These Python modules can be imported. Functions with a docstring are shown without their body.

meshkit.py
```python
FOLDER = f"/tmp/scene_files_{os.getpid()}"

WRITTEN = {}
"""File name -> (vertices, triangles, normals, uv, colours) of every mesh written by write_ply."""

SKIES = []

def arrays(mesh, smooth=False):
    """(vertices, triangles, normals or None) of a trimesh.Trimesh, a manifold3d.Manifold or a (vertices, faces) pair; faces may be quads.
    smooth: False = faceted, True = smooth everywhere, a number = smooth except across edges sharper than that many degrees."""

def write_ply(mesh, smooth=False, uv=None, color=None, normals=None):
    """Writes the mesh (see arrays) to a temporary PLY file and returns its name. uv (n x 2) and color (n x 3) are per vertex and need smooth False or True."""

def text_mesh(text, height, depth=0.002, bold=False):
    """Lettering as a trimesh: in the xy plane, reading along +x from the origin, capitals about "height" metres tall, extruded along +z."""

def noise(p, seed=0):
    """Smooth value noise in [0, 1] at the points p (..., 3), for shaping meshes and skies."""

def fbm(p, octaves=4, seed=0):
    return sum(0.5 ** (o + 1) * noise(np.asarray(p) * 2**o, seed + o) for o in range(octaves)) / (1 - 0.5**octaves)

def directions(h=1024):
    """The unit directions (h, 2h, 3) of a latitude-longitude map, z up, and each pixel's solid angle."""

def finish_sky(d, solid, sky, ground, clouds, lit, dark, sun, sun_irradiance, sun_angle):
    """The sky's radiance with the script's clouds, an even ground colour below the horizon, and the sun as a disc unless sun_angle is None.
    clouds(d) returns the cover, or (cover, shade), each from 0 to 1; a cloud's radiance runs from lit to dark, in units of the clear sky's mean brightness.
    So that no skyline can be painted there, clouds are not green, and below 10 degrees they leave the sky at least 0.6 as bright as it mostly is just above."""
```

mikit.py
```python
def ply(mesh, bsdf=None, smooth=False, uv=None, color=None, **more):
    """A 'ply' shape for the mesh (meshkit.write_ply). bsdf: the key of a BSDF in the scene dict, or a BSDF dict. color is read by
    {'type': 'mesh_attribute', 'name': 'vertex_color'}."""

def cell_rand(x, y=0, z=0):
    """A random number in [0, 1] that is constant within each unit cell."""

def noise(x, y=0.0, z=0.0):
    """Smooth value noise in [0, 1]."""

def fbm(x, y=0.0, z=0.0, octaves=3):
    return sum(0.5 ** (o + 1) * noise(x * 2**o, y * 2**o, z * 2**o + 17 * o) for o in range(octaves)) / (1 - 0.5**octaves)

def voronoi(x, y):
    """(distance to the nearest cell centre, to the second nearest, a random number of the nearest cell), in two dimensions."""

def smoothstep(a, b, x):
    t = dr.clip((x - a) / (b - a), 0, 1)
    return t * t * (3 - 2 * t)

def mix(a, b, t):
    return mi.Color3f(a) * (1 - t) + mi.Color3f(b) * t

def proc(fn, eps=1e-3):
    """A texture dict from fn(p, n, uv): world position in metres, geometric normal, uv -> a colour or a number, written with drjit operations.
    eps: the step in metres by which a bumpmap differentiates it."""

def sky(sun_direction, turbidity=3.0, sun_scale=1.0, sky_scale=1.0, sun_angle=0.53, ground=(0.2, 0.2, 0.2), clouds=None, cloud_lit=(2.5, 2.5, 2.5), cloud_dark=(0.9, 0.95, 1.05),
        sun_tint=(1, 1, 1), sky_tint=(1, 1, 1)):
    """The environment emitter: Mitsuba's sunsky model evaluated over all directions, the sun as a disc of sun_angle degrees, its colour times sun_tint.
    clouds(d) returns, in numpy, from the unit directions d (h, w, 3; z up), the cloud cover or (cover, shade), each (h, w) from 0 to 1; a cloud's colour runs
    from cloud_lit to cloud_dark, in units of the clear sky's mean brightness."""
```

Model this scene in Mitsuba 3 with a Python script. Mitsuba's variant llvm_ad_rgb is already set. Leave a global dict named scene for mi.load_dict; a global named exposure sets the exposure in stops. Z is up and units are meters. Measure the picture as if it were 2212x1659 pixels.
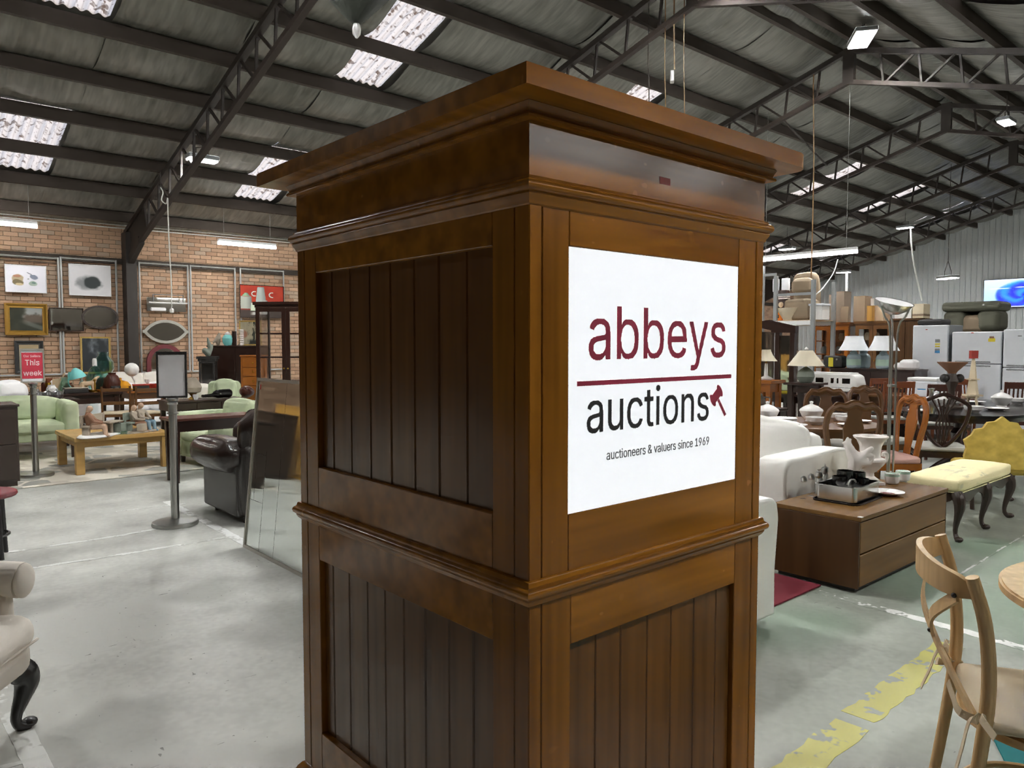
import math, random
import numpy as np, trimesh, manifold3d, shapely
import shapely.geometry as sg
import shapely.affinity as sa
import drjit as dr
import mitsuba as mi
import mikit, meshkit
from mikit import noise, fbm, voronoi, cell_rand, smoothstep, mix, proc

T = mi.ScalarTransform4f
PI = math.pi
random.seed(7)
RNG = np.random.default_rng(7)
scene, labels = {}, {}

# ------------------------------------------------------------------ camera
# x runs along the building (towards the grey gable), y across it (towards the brick wall), z up; the camera stands at the origin
FOCAL, PITCH, YAW, EYE = 1625.54, 0.0535, 0.8518, 1.5          # focal length in pixels of the 2212 x 1659 frame
fw = np.array([math.cos(YAW) * math.cos(PITCH), math.sin(YAW) * math.cos(PITCH), -math.sin(PITCH)])
rt = np.array([math.sin(YAW), -math.cos(YAW), 0.0])
up = np.cross(rt, fw)
CAM = np.array([0, 0, EYE])
scene['camera'] = {'type': 'perspective', 'fov': math.degrees(2 * math.atan(1106 / FOCAL)), 'fov_axis': 'x', 'near_clip': 0.05, 'far_clip': 200.0,
                   'to_world': T().look_at(origin=CAM.tolist(), target=(CAM + fw).tolist(), up=[0, 0, 1])}
# ------------------------------------------------------------------ sky and exposure
scene['sky'] = mikit.sky((0.35, -0.3, 0.85), turbidity=6.0, sun_scale=0.0, sky_scale=7.0, ground=(0.2, 0.2, 0.2), sky_tint=(1.30, 1.0, .78))
exposure = 0.62
LED_POWER, TUBE_POWER, BOX_POWER = 430.0, 56.0, 0.46


# points read off the photograph, on a known plane
def ray(px, py): return fw + rt * (px - 1106) / FOCAL - up * (py - 829.5) / FOCAL
def gz(px, py, z=0.0): d = ray(px, py); return CAM + d * (z - EYE) / d[2]
def gx(px, py, x): d = ray(px, py); return CAM + d * x / d[0]
def gy(px, py, y): d = ray(px, py); return CAM + d * y / d[1]
def gd(px, py, dep): return CAM + ray(px, py) * dep


# ------------------------------------------------------------------ mesh helpers
def box(x0, x1, y0, y1, z0, z1):
    m = trimesh.creation.box((abs(x1 - x0), abs(y1 - y0), abs(z1 - z0)))
    m.apply_translation(((x0 + x1) / 2, (y0 + y1) / 2, (z0 + z1) / 2))
    return m


def man(m):
    a = m.to_mesh()
    return trimesh.Trimesh(a.vert_properties[:, :3], a.tri_verts, process=False)


def rbox(x0, x1, y0, y1, z0, z1, r=0.02, n=8):
    """a box with rounded edges"""
    r = min(r, (x1 - x0) * .499, (y1 - y0) * .499, (z1 - z0) * .499)
    s = manifold3d.Manifold.sphere(r, n)
    c = [s.translate((x, y, z)) for x in (x0 + r, x1 - r) for y in (y0 + r, y1 - r) for z in (z0 + r, z1 - r)]
    return man(manifold3d.Manifold.batch_hull(c))


def cbox(x0, x1, y0, y1, z0, z1, c=0.004):
    """a box with chamfered edges"""
    pts = []
    for x, sx in ((x0, 1), (x1, -1)):
        for y, sy in ((y0, 1), (y1, -1)):
            for z, sz in ((z0, 1), (z1, -1)):
                pts += [(x + sx * c, y + sy * c, z), (x + sx * c, y, z + sz * c), (x, y + sy * c, z + sz * c)]
    return trimesh.convex.convex_hull(np.array(pts))


def cat(*ms):
    ms = [m for k in ms for m in (k if isinstance(k, (list, tuple)) else [k])]
    return trimesh.util.concatenate(ms) if len(ms) > 1 else ms[0]


def fuse(*ms):
    """closed pieces joined into one body"""
    M = [manifold3d.Manifold(manifold3d.Mesh(np.asarray(m.vertices, np.float32), np.asarray(m.faces, np.uint32))) for m in ms]
    return man(manifold3d.Manifold.batch_boolean(M, manifold3d.OpType.Add))


def xf(m, loc=(0, 0, 0), rz=0, rx=0, ry=0, s=1.0):
    m = m.copy()
    if s != 1.0:
        m.apply_scale(s)
    for a, ax in ((rx, (1, 0, 0)), (ry, (0, 1, 0)), (rz, (0, 0, 1))):
        if a:
            m.apply_transform(trimesh.transformations.rotation_matrix(a, ax))
    m.apply_translation(loc)
    return m


def tube(path, r, n=8, caps=True, closed=False):
    """a tube along a path; r a number or one per point"""
    P = np.asarray(path, float)
    k = len(P)
    R = np.broadcast_to(np.asarray(r, float), (k,)) if np.ndim(r) < 2 else r
    t = np.gradient(P, axis=0) if not closed else np.roll(P, -1, 0) - np.roll(P, 1, 0)
    t /= np.maximum(np.linalg.norm(t, axis=1, keepdims=True), 1e-9)
    u = np.cross(t[0], (0, 0, 1) if abs(t[0][2]) < .9 else (1, 0, 0))
    u /= np.linalg.norm(u)
    V = []
    ang = np.arange(n) * 2 * PI / n
    for i in range(k):
        u = u - t[i] * (u @ t[i]); u /= np.linalg.norm(u)
        w = np.cross(t[i], u)
        V.append(P[i] + R[i] * (np.cos(ang)[:, None] * u + np.sin(ang)[:, None] * w))
    V = np.vstack(V)
    F = []
    for i in range(k if closed else k - 1):
        a, b = i * n, ((i + 1) % k) * n
        for j in range(n):
            q = (j + 1) % n
            F += [(a + j, a + q, b + q), (a + j, b + q, b + j)]
    if caps and not closed:
        for base, c, flip in ((0, P[0], 1), ((k - 1) * n, P[-1], 0)):
            V = np.vstack([V, c]); ci = len(V) - 1
            for j in range(n):
                q = (j + 1) % n
                F.append((base + q, base + j, ci) if flip else (base + j, base + q, ci))
    return trimesh.Trimesh(V, np.array(F), process=False)


def cyl(p, q, r, r2=None, n=16):
    return tube([p, q], [r, r if r2 is None else r2], n)


def spline(pts, k=6):
    """Catmull-Rom points through pts"""
    P = np.asarray(pts, float)
    P = np.vstack([2 * P[0] - P[1], P, 2 * P[-1] - P[-2]])
    out = []
    for i in range(1, len(P) - 2):
        for t in np.arange(k) / k:
            a, b, c, d = P[i - 1:i + 3]
            out.append(.5 * (2 * b + (c - a) * t + (2 * a - 5 * b + 4 * c - d) * t * t + (3 * b - a - 3 * c + d) * t ** 3))
    return np.vstack(out + [P[-2]])


def lathe(prof, n=24, loc=(0, 0, 0)):
    """a body of revolution from (radius, height) pairs, bottom first"""
    P = np.array(prof, float)
    ang = np.arange(n) * 2 * PI / n
    V = np.vstack([np.stack([r * np.cos(ang), r * np.sin(ang), np.full(n, z)], 1) for r, z in P])
    F = []
    for i in range(len(P) - 1):
        for j in range(n):
            q = (j + 1) % n
            F += [(i * n + j, i * n + q, (i + 1) * n + q), (i * n + j, (i + 1) * n + q, (i + 1) * n + j)]
    for row, flip in ((0, 1), (len(P) - 1, 0)):
        if P[row, 0] > 1e-6:
            V = np.vstack([V, (0, 0, P[row, 1])])
            for j in range(n):
                q = (j + 1) % n
                F.append((row * n + q, row * n + j, len(V) - 1) if flip else (row * n + j, row * n + q, len(V) - 1))
    return trimesh.Trimesh(V + np.array(loc), np.array(F), process=False)


def shell(prof, t=0.004, n=24):
    """an open lathed vessel: the profile outside, then back down inside"""
    P = list(prof)
    return lathe(P + [(max(r - t, .001), z) for r, z in reversed(P)][:-1] + [(max(P[0][0] - t, .0005), P[0][1] + t)], n)


def prism(poly, h, z0=0.0):
    """a flat outline in xy, raised by h"""
    g = poly if isinstance(poly, sg.base.BaseGeometry) else sg.Polygon(poly)
    ms = [trimesh.creation.extrude_polygon(p, h, engine='earcut') for p in getattr(g, 'geoms', [g])]
    m = cat(ms)
    m.apply_translation((0, 0, z0))
    return m


def stand(m):
    """turns a prism drawn in xy upright: x stays, y becomes z, thickness runs along +y"""
    m = m.copy()
    m.apply_transform(np.array([[1, 0, 0, 0], [0, 0, 1, 0], [0, 1, 0, 0], [0, 0, 0, 1.0]]))
    m.invert()
    return m


def ball(c, r, sub=2, s=(1, 1, 1)):
    m = trimesh.creation.icosphere(sub, 1.0)
    m.apply_scale(np.array(s) * r)
    m.apply_translation(c)
    return m


def blob(joints, bones, edge=0.012, it=6):
    """one smooth body from spheres (x, y, z, r) joined by hulls"""
    S = [manifold3d.Manifold.sphere(j[3], 14).translate(tuple(float(v) for v in j[:3])) for j in joints]
    m = manifold3d.Manifold.batch_boolean([manifold3d.Manifold.batch_hull([S[i] for i in b]) for b in bones], manifold3d.OpType.Add)
    t = man(m.refine_to_length(edge))
    t.merge_vertices()
    trimesh.smoothing.filter_taubin(t, iterations=it)
    return t


def puff(m, amount, seed=0, scale=6.0):
    """cushion-like unevenness"""
    m = m.subdivide() if len(m.faces) < 3000 else m.copy()
    n = (meshkit.fbm(m.vertices * scale + 3.1, 2, seed) - .5) * 2
    m.vertices = m.vertices + m.vertex_normals * (n * amount)[:, None]
    return m


def cushion(x0, x1, y0, y1, z0, z1, r=0.05, bulge=0.03, n=7, seed=0):
    """an upholstered block: rounded edges and a crown on every face"""
    m = trimesh.creation.box((1, 1, 1))
    for _ in range(4):
        m = m.subdivide()
    m.merge_vertices()
    v = m.vertices * 2
    size = np.array([x1 - x0, y1 - y0, z1 - z0]) / 2
    r = min(r, *(size * .95))
    q = v * size
    inner = np.clip(q, -(size - r), size - r)
    d = q - inner
    L = np.linalg.norm(d, axis=1, keepdims=True)
    q = np.where(L > 1e-9, inner + d / np.maximum(L, 1e-9) * r, q)
    w = np.stack([(1 - v[:, 1] ** 2) * (1 - v[:, 2] ** 2), (1 - v[:, 0] ** 2) * (1 - v[:, 2] ** 2), (1 - v[:, 0] ** 2) * (1 - v[:, 1] ** 2)], 1)
    q = q + np.sign(v) * (np.abs(v) > .99) * w * bulge
    q += (meshkit.fbm(q * 7 + seed * 5.3, 2, seed)[:, None] - .5) * bulge * .35
    m = trimesh.Trimesh(q + np.array([(x0 + x1) / 2, (y0 + y1) / 2, (z0 + z1) / 2]), m.faces, process=False)
    return m


def sweep_frame(prof, w, h):
    """a mitred picture frame in the xz plane, outer size w x h; prof: (inset, depth) pairs"""
    P = np.array(prof, float)
    k = len(P)
    V = []
    for cx, cz in ((0, 0), (1, 0), (1, 1), (0, 1)):
        for a, d in P:
            V.append((a if cx == 0 else w - a, -d, a if cz == 0 else h - a))
    F = []
    for i in range(4):
        a, b = i * k, ((i + 1) % 4) * k
        for j in range(k):
            q = (j + 1) % k
            F += [(a + j, b + j, b + q), (a + j, b + q, a + q)]
    m = trimesh.Trimesh(np.array(V), np.array(F), process=False)
    trimesh.repair.fix_normals(m)
    return m


# ------------------------------------------------------------------ scene helpers
def lin(c):
    if isinstance(c, str):
        c = [int(c[i:i + 2], 16) / 255 for i in (1, 3, 5)]
    return [x / 12.92 if x <= .04045 else ((x + .055) / 1.055) ** 2.4 for x in c]


def mat(name, col, rough=.5, metal=0.0, spec=.5, **more):
    tex = col if isinstance(col, dict) else {'type': 'rgb', 'value': lin(col)}
    b = {'type': 'principled', 'base_color': tex, 'roughness': rough, 'metallic': metal, 'specular': spec, **more}
    scene['mat_' + name] = {'type': 'twosided', 'bsdf': b}
    return 'mat_' + name


def number(key):
    if not any(k == key or k.startswith(key + '__') for k in scene) and key not in labels:
        return key
    i = 1
    while f'{key}_{i:03d}' in labels or any(k == f'{key}_{i:03d}' or k.startswith(f'{key}_{i:03d}__') for k in scene):
        i += 1
    return f'{key}_{i:03d}'


COUNT = {}
def fresh(key):
    """the key itself the first time, then key_001, key_002 ..."""
    n = COUNT.get(key, -1) + 1
    COUNT[key] = n
    return key if n == 0 else f'{key}_{n:03d}'


class Made(list): pass


def made(parts):
    """[(part, mesh, material, smooth)] -> [(part, ply dict)]; a part named '>x' is a child of the last part without '>'"""
    parts = [(p[0], q, *p[2:]) for p in parts for q in (p[1] if isinstance(p[1], list) else [p[1]])]
    return Made((p[0], p[1] if isinstance(p[1], dict) else mikit.ply(p[1], p[2], p[3] if len(p) > 3 else 30), p[4] if len(p) > 4 else None) for p in parts)


def place(name, label, cat_, parts, loc=(0, 0, 0), rz=0.0, group=None, s=1.0, kind=None, tw=None):
    """puts a thing into the scene: an entry per part, keyed thing__part[__sub]"""
    key = fresh(name)
    m = tw if tw is not None else T().translate([float(v) for v in loc]).rotate([0, 0, 1], math.degrees(rz)).scale(s)
    if not isinstance(parts, Made):
        parts = made(parts)
    last = None
    for part, ply, lab in parts:
        if part is None:
            k = key
        elif part.startswith('>'):
            k = fresh(last + '__' + part[1:])
        else:
            k = last = fresh(key + '__' + part)
        scene[k] = {**ply, 'to_world': m}
        if lab:
            labels[k] = {'label': lab}
    labels[key] = {'label': label}
    if cat_:
        labels[key]['category'] = cat_
    if group:
        labels[key]['group'] = group
    if kind:
        labels[key]['kind'] = kind
    return key


def struct(name, mesh=None, m=None, smooth=30, label=None):
    if mesh is not None:
        scene[name] = mikit.ply(mesh, m, smooth)
    labels.setdefault(name, {})['kind'] = 'structure'
    if label:
        labels[name]['label'] = label
    return name


def sub(parent, part, mesh, m, smooth=30, label=None, kind=None):
    k = fresh(parent + '__' + part)
    scene[k] = mesh if isinstance(mesh, dict) else mikit.ply(mesh, m, smooth)
    if label:
        labels.setdefault(k, {})['label'] = label
    if kind:
        labels.setdefault(k, {})['kind'] = kind
    return k


def emitting(mesh, col, power, bsdf, smooth=30):
    d = mikit.ply(mesh, bsdf, smooth)
    d['emitter'] = {'type': 'area', 'radiance': {'type': 'rgb', 'value': [c * power for c in col]}}
    return d


def face(w, h, fn, y=0.0, nx=48, nz=36):
    """a printed face in the xz plane looking to -y: vertex colours (sRGB in) from fn(u, v)"""
    u, v = np.meshgrid(np.linspace(0, 1, nx), np.linspace(0, 1, nz))
    V = np.stack([u.ravel() * w, np.full(u.size, y), v.ravel() * h], 1)
    i = (np.arange(nz - 1)[:, None] * nx + np.arange(nx - 1)[None]).ravel()
    F = np.vstack([np.stack([i, i + 1, i + nx + 1], 1), np.stack([i, i + nx + 1, i + nx], 1)])
    c = np.clip(fn(u.ravel(), v.ravel()), 0, 1)
    c = np.where(c <= .04045, c / 12.92, ((c + .055) / 1.055) ** 2.4)
    return trimesh.Trimesh(V, F, process=False), c


def printed(w, h, fn, bsdf='mat_print', y=0.0, nx=48, nz=36):
    m, c = face(w, h, fn, y, nx, nz)
    return mikit.ply(m, bsdf, False, color=c)


def fb(u, v, f, seed=0, o=3): return meshkit.fbm(np.stack([u * f, v * f, np.full_like(u, seed * 1.7)], -1), o, seed)


def mixc(a, b, t): return np.asarray(a)[None] * (1 - t[:, None]) + np.asarray(b)[None] * t[:, None] if np.ndim(a) == 1 else a * (1 - t[:, None]) + np.asarray(b)[None] * t[:, None]


def sst(a, b, x): t = np.clip((x - a) / (b - a), 0, 1); return t * t * (3 - 2 * t)


def lettering(text, x0, x1, z0, height, depth=.001, bold=False):
    """text between x0 and x1 on baseline z0 with capitals of the given height, facing -y at y=0"""
    m = meshkit.text_mesh(text, height, depth, bold)
    b = m.bounds
    m.apply_translation((-b[0][0], 0, 0))
    m.apply_scale(((x1 - x0) / (b[1][0] - b[0][0]), 1, 1))
    m.apply_translation((x0, 0, 0))
    m.apply_transform(np.array([[1, 0, 0, 0], [0, 0, -1, 0], [0, 1, 0, 0], [0, 0, 0, 1.0]]))
    m.apply_translation((0, 0, z0))
    return m
# ------------------------------------------------------------------ materials
def wood_fn(axis, dark, light, f=9.0, contrast=1.0, wear=None):
    """varnished timber: grain stretched along one axis"""
    def fn(p, n, uv):
        c = [p.x, p.y, p.z]
        a = c.pop(axis)
        g = fbm(c[0] * f * 6 + 3, c[1] * f * 6, a * f * .25, 3)
        b = fbm(c[0] * 2.3, c[1] * 2.3 + 9, a * 1.3, 2)
        t = dr.clip((g - .5) * 1.5 * contrast + (b - .5) * 1.3 * contrast + .5, 0, 1)
        col = mix(dark, light, t)
        if wear is not None:
            s = noise(c[0] * 40, c[1] * 40, a * 28)
            col = mix(col, wear, smoothstep(.90, .95, s) * .5 * smoothstep(.4, .6, b))
        return col
    return proc(fn)


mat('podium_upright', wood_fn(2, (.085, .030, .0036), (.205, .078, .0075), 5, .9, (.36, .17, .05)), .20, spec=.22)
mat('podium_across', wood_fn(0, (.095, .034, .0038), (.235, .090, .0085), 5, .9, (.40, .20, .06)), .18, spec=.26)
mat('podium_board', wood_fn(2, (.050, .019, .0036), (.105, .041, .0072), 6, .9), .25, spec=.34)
mat('groove', '#120a05', .8)


def floor_fn(p, n, uv):
    a = fbm(p.x * .45 + 3, p.y * .45, 2, 3)
    b = fbm(p.x * 2.6, p.y * 2.6, 7, 4)
    c = noise(p.x * 45, p.y * 45, 1)
    t = dr.clip(.5 + (a - .5) * 1.5 + (b - .5) * 1.0 + (c - .5) * .22, 0, 1)
    col = mix((.27, .28, .26), (.49, .505, .475), t)
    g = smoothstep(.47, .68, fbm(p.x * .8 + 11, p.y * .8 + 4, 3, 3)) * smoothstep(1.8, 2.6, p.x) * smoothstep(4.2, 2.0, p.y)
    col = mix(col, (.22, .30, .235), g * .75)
    w = smoothstep(1.2, 3.2, p.x + fbm(p.x * .7, p.y * .7, 9, 2)) * smoothstep(4.6, 2.4, p.y + fbm(p.x * .9, p.y * .9, 4, 2))  # right part of the floor darkened to offset the strong lamps there
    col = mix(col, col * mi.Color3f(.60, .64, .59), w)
    s = smoothstep(.62, .78, fbm(p.x * 1.3 + 5, p.y * 1.3 + 2, 5, 3))
    col = mix(col, (.20, .21, .19), s * .5)
    k = smoothstep(.95, .975, noise(p.x * 43 + 2, p.y * 43)) * smoothstep(.54, .64, b)
    return mix(col, (.08, .08, .075), k * .6)


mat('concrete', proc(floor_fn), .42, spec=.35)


def paint_fn(paint, lo, f=9.0):
    def fn(p, n, uv):
        w = fbm(p.x * f, p.y * f, 3, 4) + .25 * (noise(p.x * 60, p.y * 60) - .5)
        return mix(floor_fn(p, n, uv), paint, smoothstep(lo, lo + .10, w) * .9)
    return proc(fn)


mat('white_paint', paint_fn((.68, .70, .68), .36), .5)
mat('faint_paint', paint_fn((.62, .64, .62), .38), .5)
mat('yellow_paint', paint_fn((.44, .42, .085), .27, 11), .5)


def foil_fn(p, n, uv):
    a = fbm(p.x * 1.1, p.y * 1.1, 3, 3)
    b = fbm(p.x * 22, p.y * 4, 8, 2)
    return mix((.085, .086, .072), (.25, .245, .22), dr.clip(a * 1.2 - .1 + (b - .5) * .7, 0, 1))


def crinkle(p, n, uv):
    return fbm(p.x * 34, p.y * 7, 3, 3) * .6 + fbm(p.x * 11, p.y * 13, 1, 2) * .8


scene['mat_foil'] = {'type': 'twosided', 'bsdf': {'type': 'bumpmap', 'arbitrary': proc(crinkle, 4e-3), 'scale': 0.02,
                     'bsdf': {'type': 'principled', 'base_color': proc(foil_fn), 'roughness': .46, 'metallic': .55, 'specular': .5}}}


def skylight_fn(p, n, uv):
    a = fbm(p.x * 13, p.y * 13, 2, 4)
    b = noise(p.x * 48, p.y * 20, 5)
    r = .5 + .5 * dr.cos(p.x * 2 * PI / .076)
    d = smoothstep(.60, .74, a) * .8 + smoothstep(.80, .90, b) * .45 + smoothstep(.75, 1, r) * .22
    return mix((.93, .90, .86), (.20, .15, .12), dr.clip(d, 0, 1))


scene['mat_skylight'] = {'type': 'principledthin', 'base_color': proc(skylight_fn), 'roughness': .6, 'diff_trans': 1.35, 'spec_trans': 0.0}
mat('steel', '#1e1813', .65, .1)
mat('rust', '#241b15', .75)
mat('purlin', '#251c13', .8)
mat('mortar', '#75654f', .9)
for i, c in enumerate(('#b3947a', '#a88a72', '#bb9c82', '#a99582', '#a08068')):
    mat(f'brick{i}', c, .88, spec=.25)


def brickwork_fn(p, n, uv):
    row = dr.floor(p.z / .086)
    x = (p.x + .12 * (row - 2 * dr.floor(row / 2))) / .24
    fx, fz = x - dr.floor(x), p.z / .086 - row
    j = dr.select((fx < .04) | (fz < .12), 1.0, 0.0)
    return mix(mix((.22, .13, .085), (.38, .24, .16), cell_rand(dr.floor(x), row)), (.26, .20, .14), j)


mat('far_brickwork', proc(brickwork_fn), .9, spec=.2)
mat('cladding', '#bfc4c5', .5)
mat('side_wall', '#3c342c', .85)
mat('roof_sheet', '#8a8880', .6)
mat('white_plastic', '#e6e6e2', .4)
mat('white_metal', '#dfe1e2', .35)
mat('lamp_body', '#8b8f90', .4, .6)
mat('tube_glass', '#ffffff', .4)
mat('chrome', '#d0d2d2', .16, 1.0)
mat('steel_brushed', '#a9aaa6', .32, 1.0)
mat('grey_tube', '#a8aaa8', .4, .4)
mat('mirror', '#dfe5e2', .02, 1.0)
mat('black', '#151413', .45)
mat('black_satin', '#0f0e0e', .3)
mat('black_gloss', '#0b0a0a', .12)
mat('dark_green', '#1d221b', .7)
mat('cord_white', '#d4d6d0', .6)
mat('rope', '#8a6a48', .85)
mat('sign_white', '#f3f6fa', .35)
mat('sign_red', '#b03350', .45)
mat('sign_black', '#14161a', .45)
mat('sign_grey', '#6a6d72', .45)
mat('sticker_red', '#9c2414', .4)
mat('print', {'type': 'mesh_attribute', 'name': 'vertex_color'}, .55, spec=.3)
mat('print_gloss', {'type': 'mesh_attribute', 'name': 'vertex_color'}, .2, spec=.5)

# ------------------------------------------------------------------ the building
BRICK_Y, GABLE_X, RIDGE_Y, SLOPE, EAVE = 17.0, 32.0, 6.47, 0.29, 3.80
X0, Y0 = -7.0, 2 * 6.47 - 17.0
def chord_top(y): return EAVE + SLOPE * ((17.0 - y) if y >= RIDGE_Y else (17.0 - (2 * RIDGE_Y - y)))


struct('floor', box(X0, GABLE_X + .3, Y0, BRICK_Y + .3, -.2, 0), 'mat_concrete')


def stripe(pts, w, m, part='line_marking', seed=0, rag=.15, lab=None):
    """a painted line on the floor along pts, with ragged edges"""
    P = np.array(pts, float)[:, :2]
    rng = np.random.default_rng(seed)
    L = [0] + list(np.cumsum(np.linalg.norm(np.diff(P, axis=0), axis=1)))
    n = max(8, int(L[-1] / .05))
    s = np.linspace(0, L[-1], n)
    c = np.stack([np.interp(s, L, P[:, 0]), np.interp(s, L, P[:, 1])], 1)
    d = np.gradient(c, axis=0); d /= np.linalg.norm(d, axis=1, keepdims=True)
    nn = np.stack([-d[:, 1], d[:, 0]], 1)
    a, b = (w / 2 * (1 - rag * rng.random(n)) for _ in (0, 1))
    poly = sg.Polygon(np.vstack([c + nn * a[:, None], (c - nn * b[:, None])[::-1]])).buffer(0)
    sub('floor', part, prism(poly, .0012, .0002), m, False, lab)


stripe([gz(1765, 1278), gz(1990, 1338), gz(2300, 1425)], .085, 'mat_white_paint', seed=1, rag=.3, lab='worn white line beside the low chest')
stripe([gz(1690, 1690), gz(1840, 1565)], .15, 'mat_yellow_paint', seed=2, rag=.25, lab='worn yellow tape line near the bentwood chair')
stripe([gz(1856, 1550), gz(2055, 1392)], .15, 'mat_yellow_paint', seed=3, rag=.25, lab='worn yellow tape line near the bentwood chair')
stripe([gz(360, 1083), gz(460, 1135), gz(545, 1182), gz(700, 1262)], .085, 'mat_white_paint', seed=4, rag=.2, lab='white line running to the leaning mirror')
stripe([gz(-60, 1205), gz(260, 1157), gz(420, 1127)], .055, 'mat_faint_paint', seed=5, rag=.5)
stripe([gz(-60, 1247), gz(250, 1200), gz(505, 1158)], .055, 'mat_faint_paint', seed=6, rag=.4)
stripe([gz(250, 1105), gz(400, 1088)], .03, 'mat_faint_paint', seed=7, rag=.6)
stripe([gz(-20, 1470), gz(35, 1560), gz(85, 1660), gz(120, 1740)], .085, 'mat_white_paint', seed=8, rag=.1, lab='white line under the cream armchair')
stripe([gz(-120, 1690), gz(100, 1633)], .04, 'mat_faint_paint', seed=9, rag=.3)
stripe([gz(2075, 1240), gz(2180, 1175), gz(2260, 1130)], .02, 'mat_faint_paint', seed=10, rag=.6)

# brick wall: the bricks that show largest one by one, the rest as one mesh of bricks
struct('wall_back', box(X0, GABLE_X + .3, BRICK_Y, BRICK_Y + .3, 0, 4.6), 'mat_far_brickwork')
sub('wall_back', 'mortar', box(1.6, 10.4, BRICK_Y - .006, BRICK_Y + .01, .5, 4.3), 'mat_mortar')
bm = cbox(0, .23, -.02, 0, 0, .076, .004)
brick_ply = [mikit.ply(bm, f'mat_brick{i}') for i in range(5)]
rest = [[] for _ in range(5)]
n = 0
cells = sorted((1.5 * (x + .12 * (r % 2)) + abs(r - 35) * .02, x + .12 * (r % 2), r) for r in range(6, 50) for x in np.arange(1.6, 10.2, .24))
for _, x, r in cells:
    k = int(RNG.choice(5, p=[.3, .2, .2, .2, .1]))
    z = r * .086
    if n < 300 and 22 <= r <= 46 and x > 2.0:
        scene[fresh('wall_back__brick')] = {**brick_ply[k], 'to_world': T().translate([x, BRICK_Y - .002, z])}
        n += 1
    else:
        rest[k].append(xf(bm, (x, BRICK_Y - .002, z)))
for k in range(5):
    scene[f'wall_back__brickwork_{k + 1:03d}'] = mikit.ply(cat(rest[k]), f'mat_brick{k}')
    labels[f'wall_back__brickwork_{k + 1:03d}'] = {'kind': 'stuff'}
sub('wall_back', 'rail', box(X0, GABLE_X, BRICK_Y - .07, BRICK_Y - .02, 3.12, 3.24), 'mat_purlin')
sub('wall_back', 'plate', box(X0, GABLE_X, BRICK_Y - .14, BRICK_Y - .02, 3.98, 4.12), 'mat_purlin')
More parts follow.
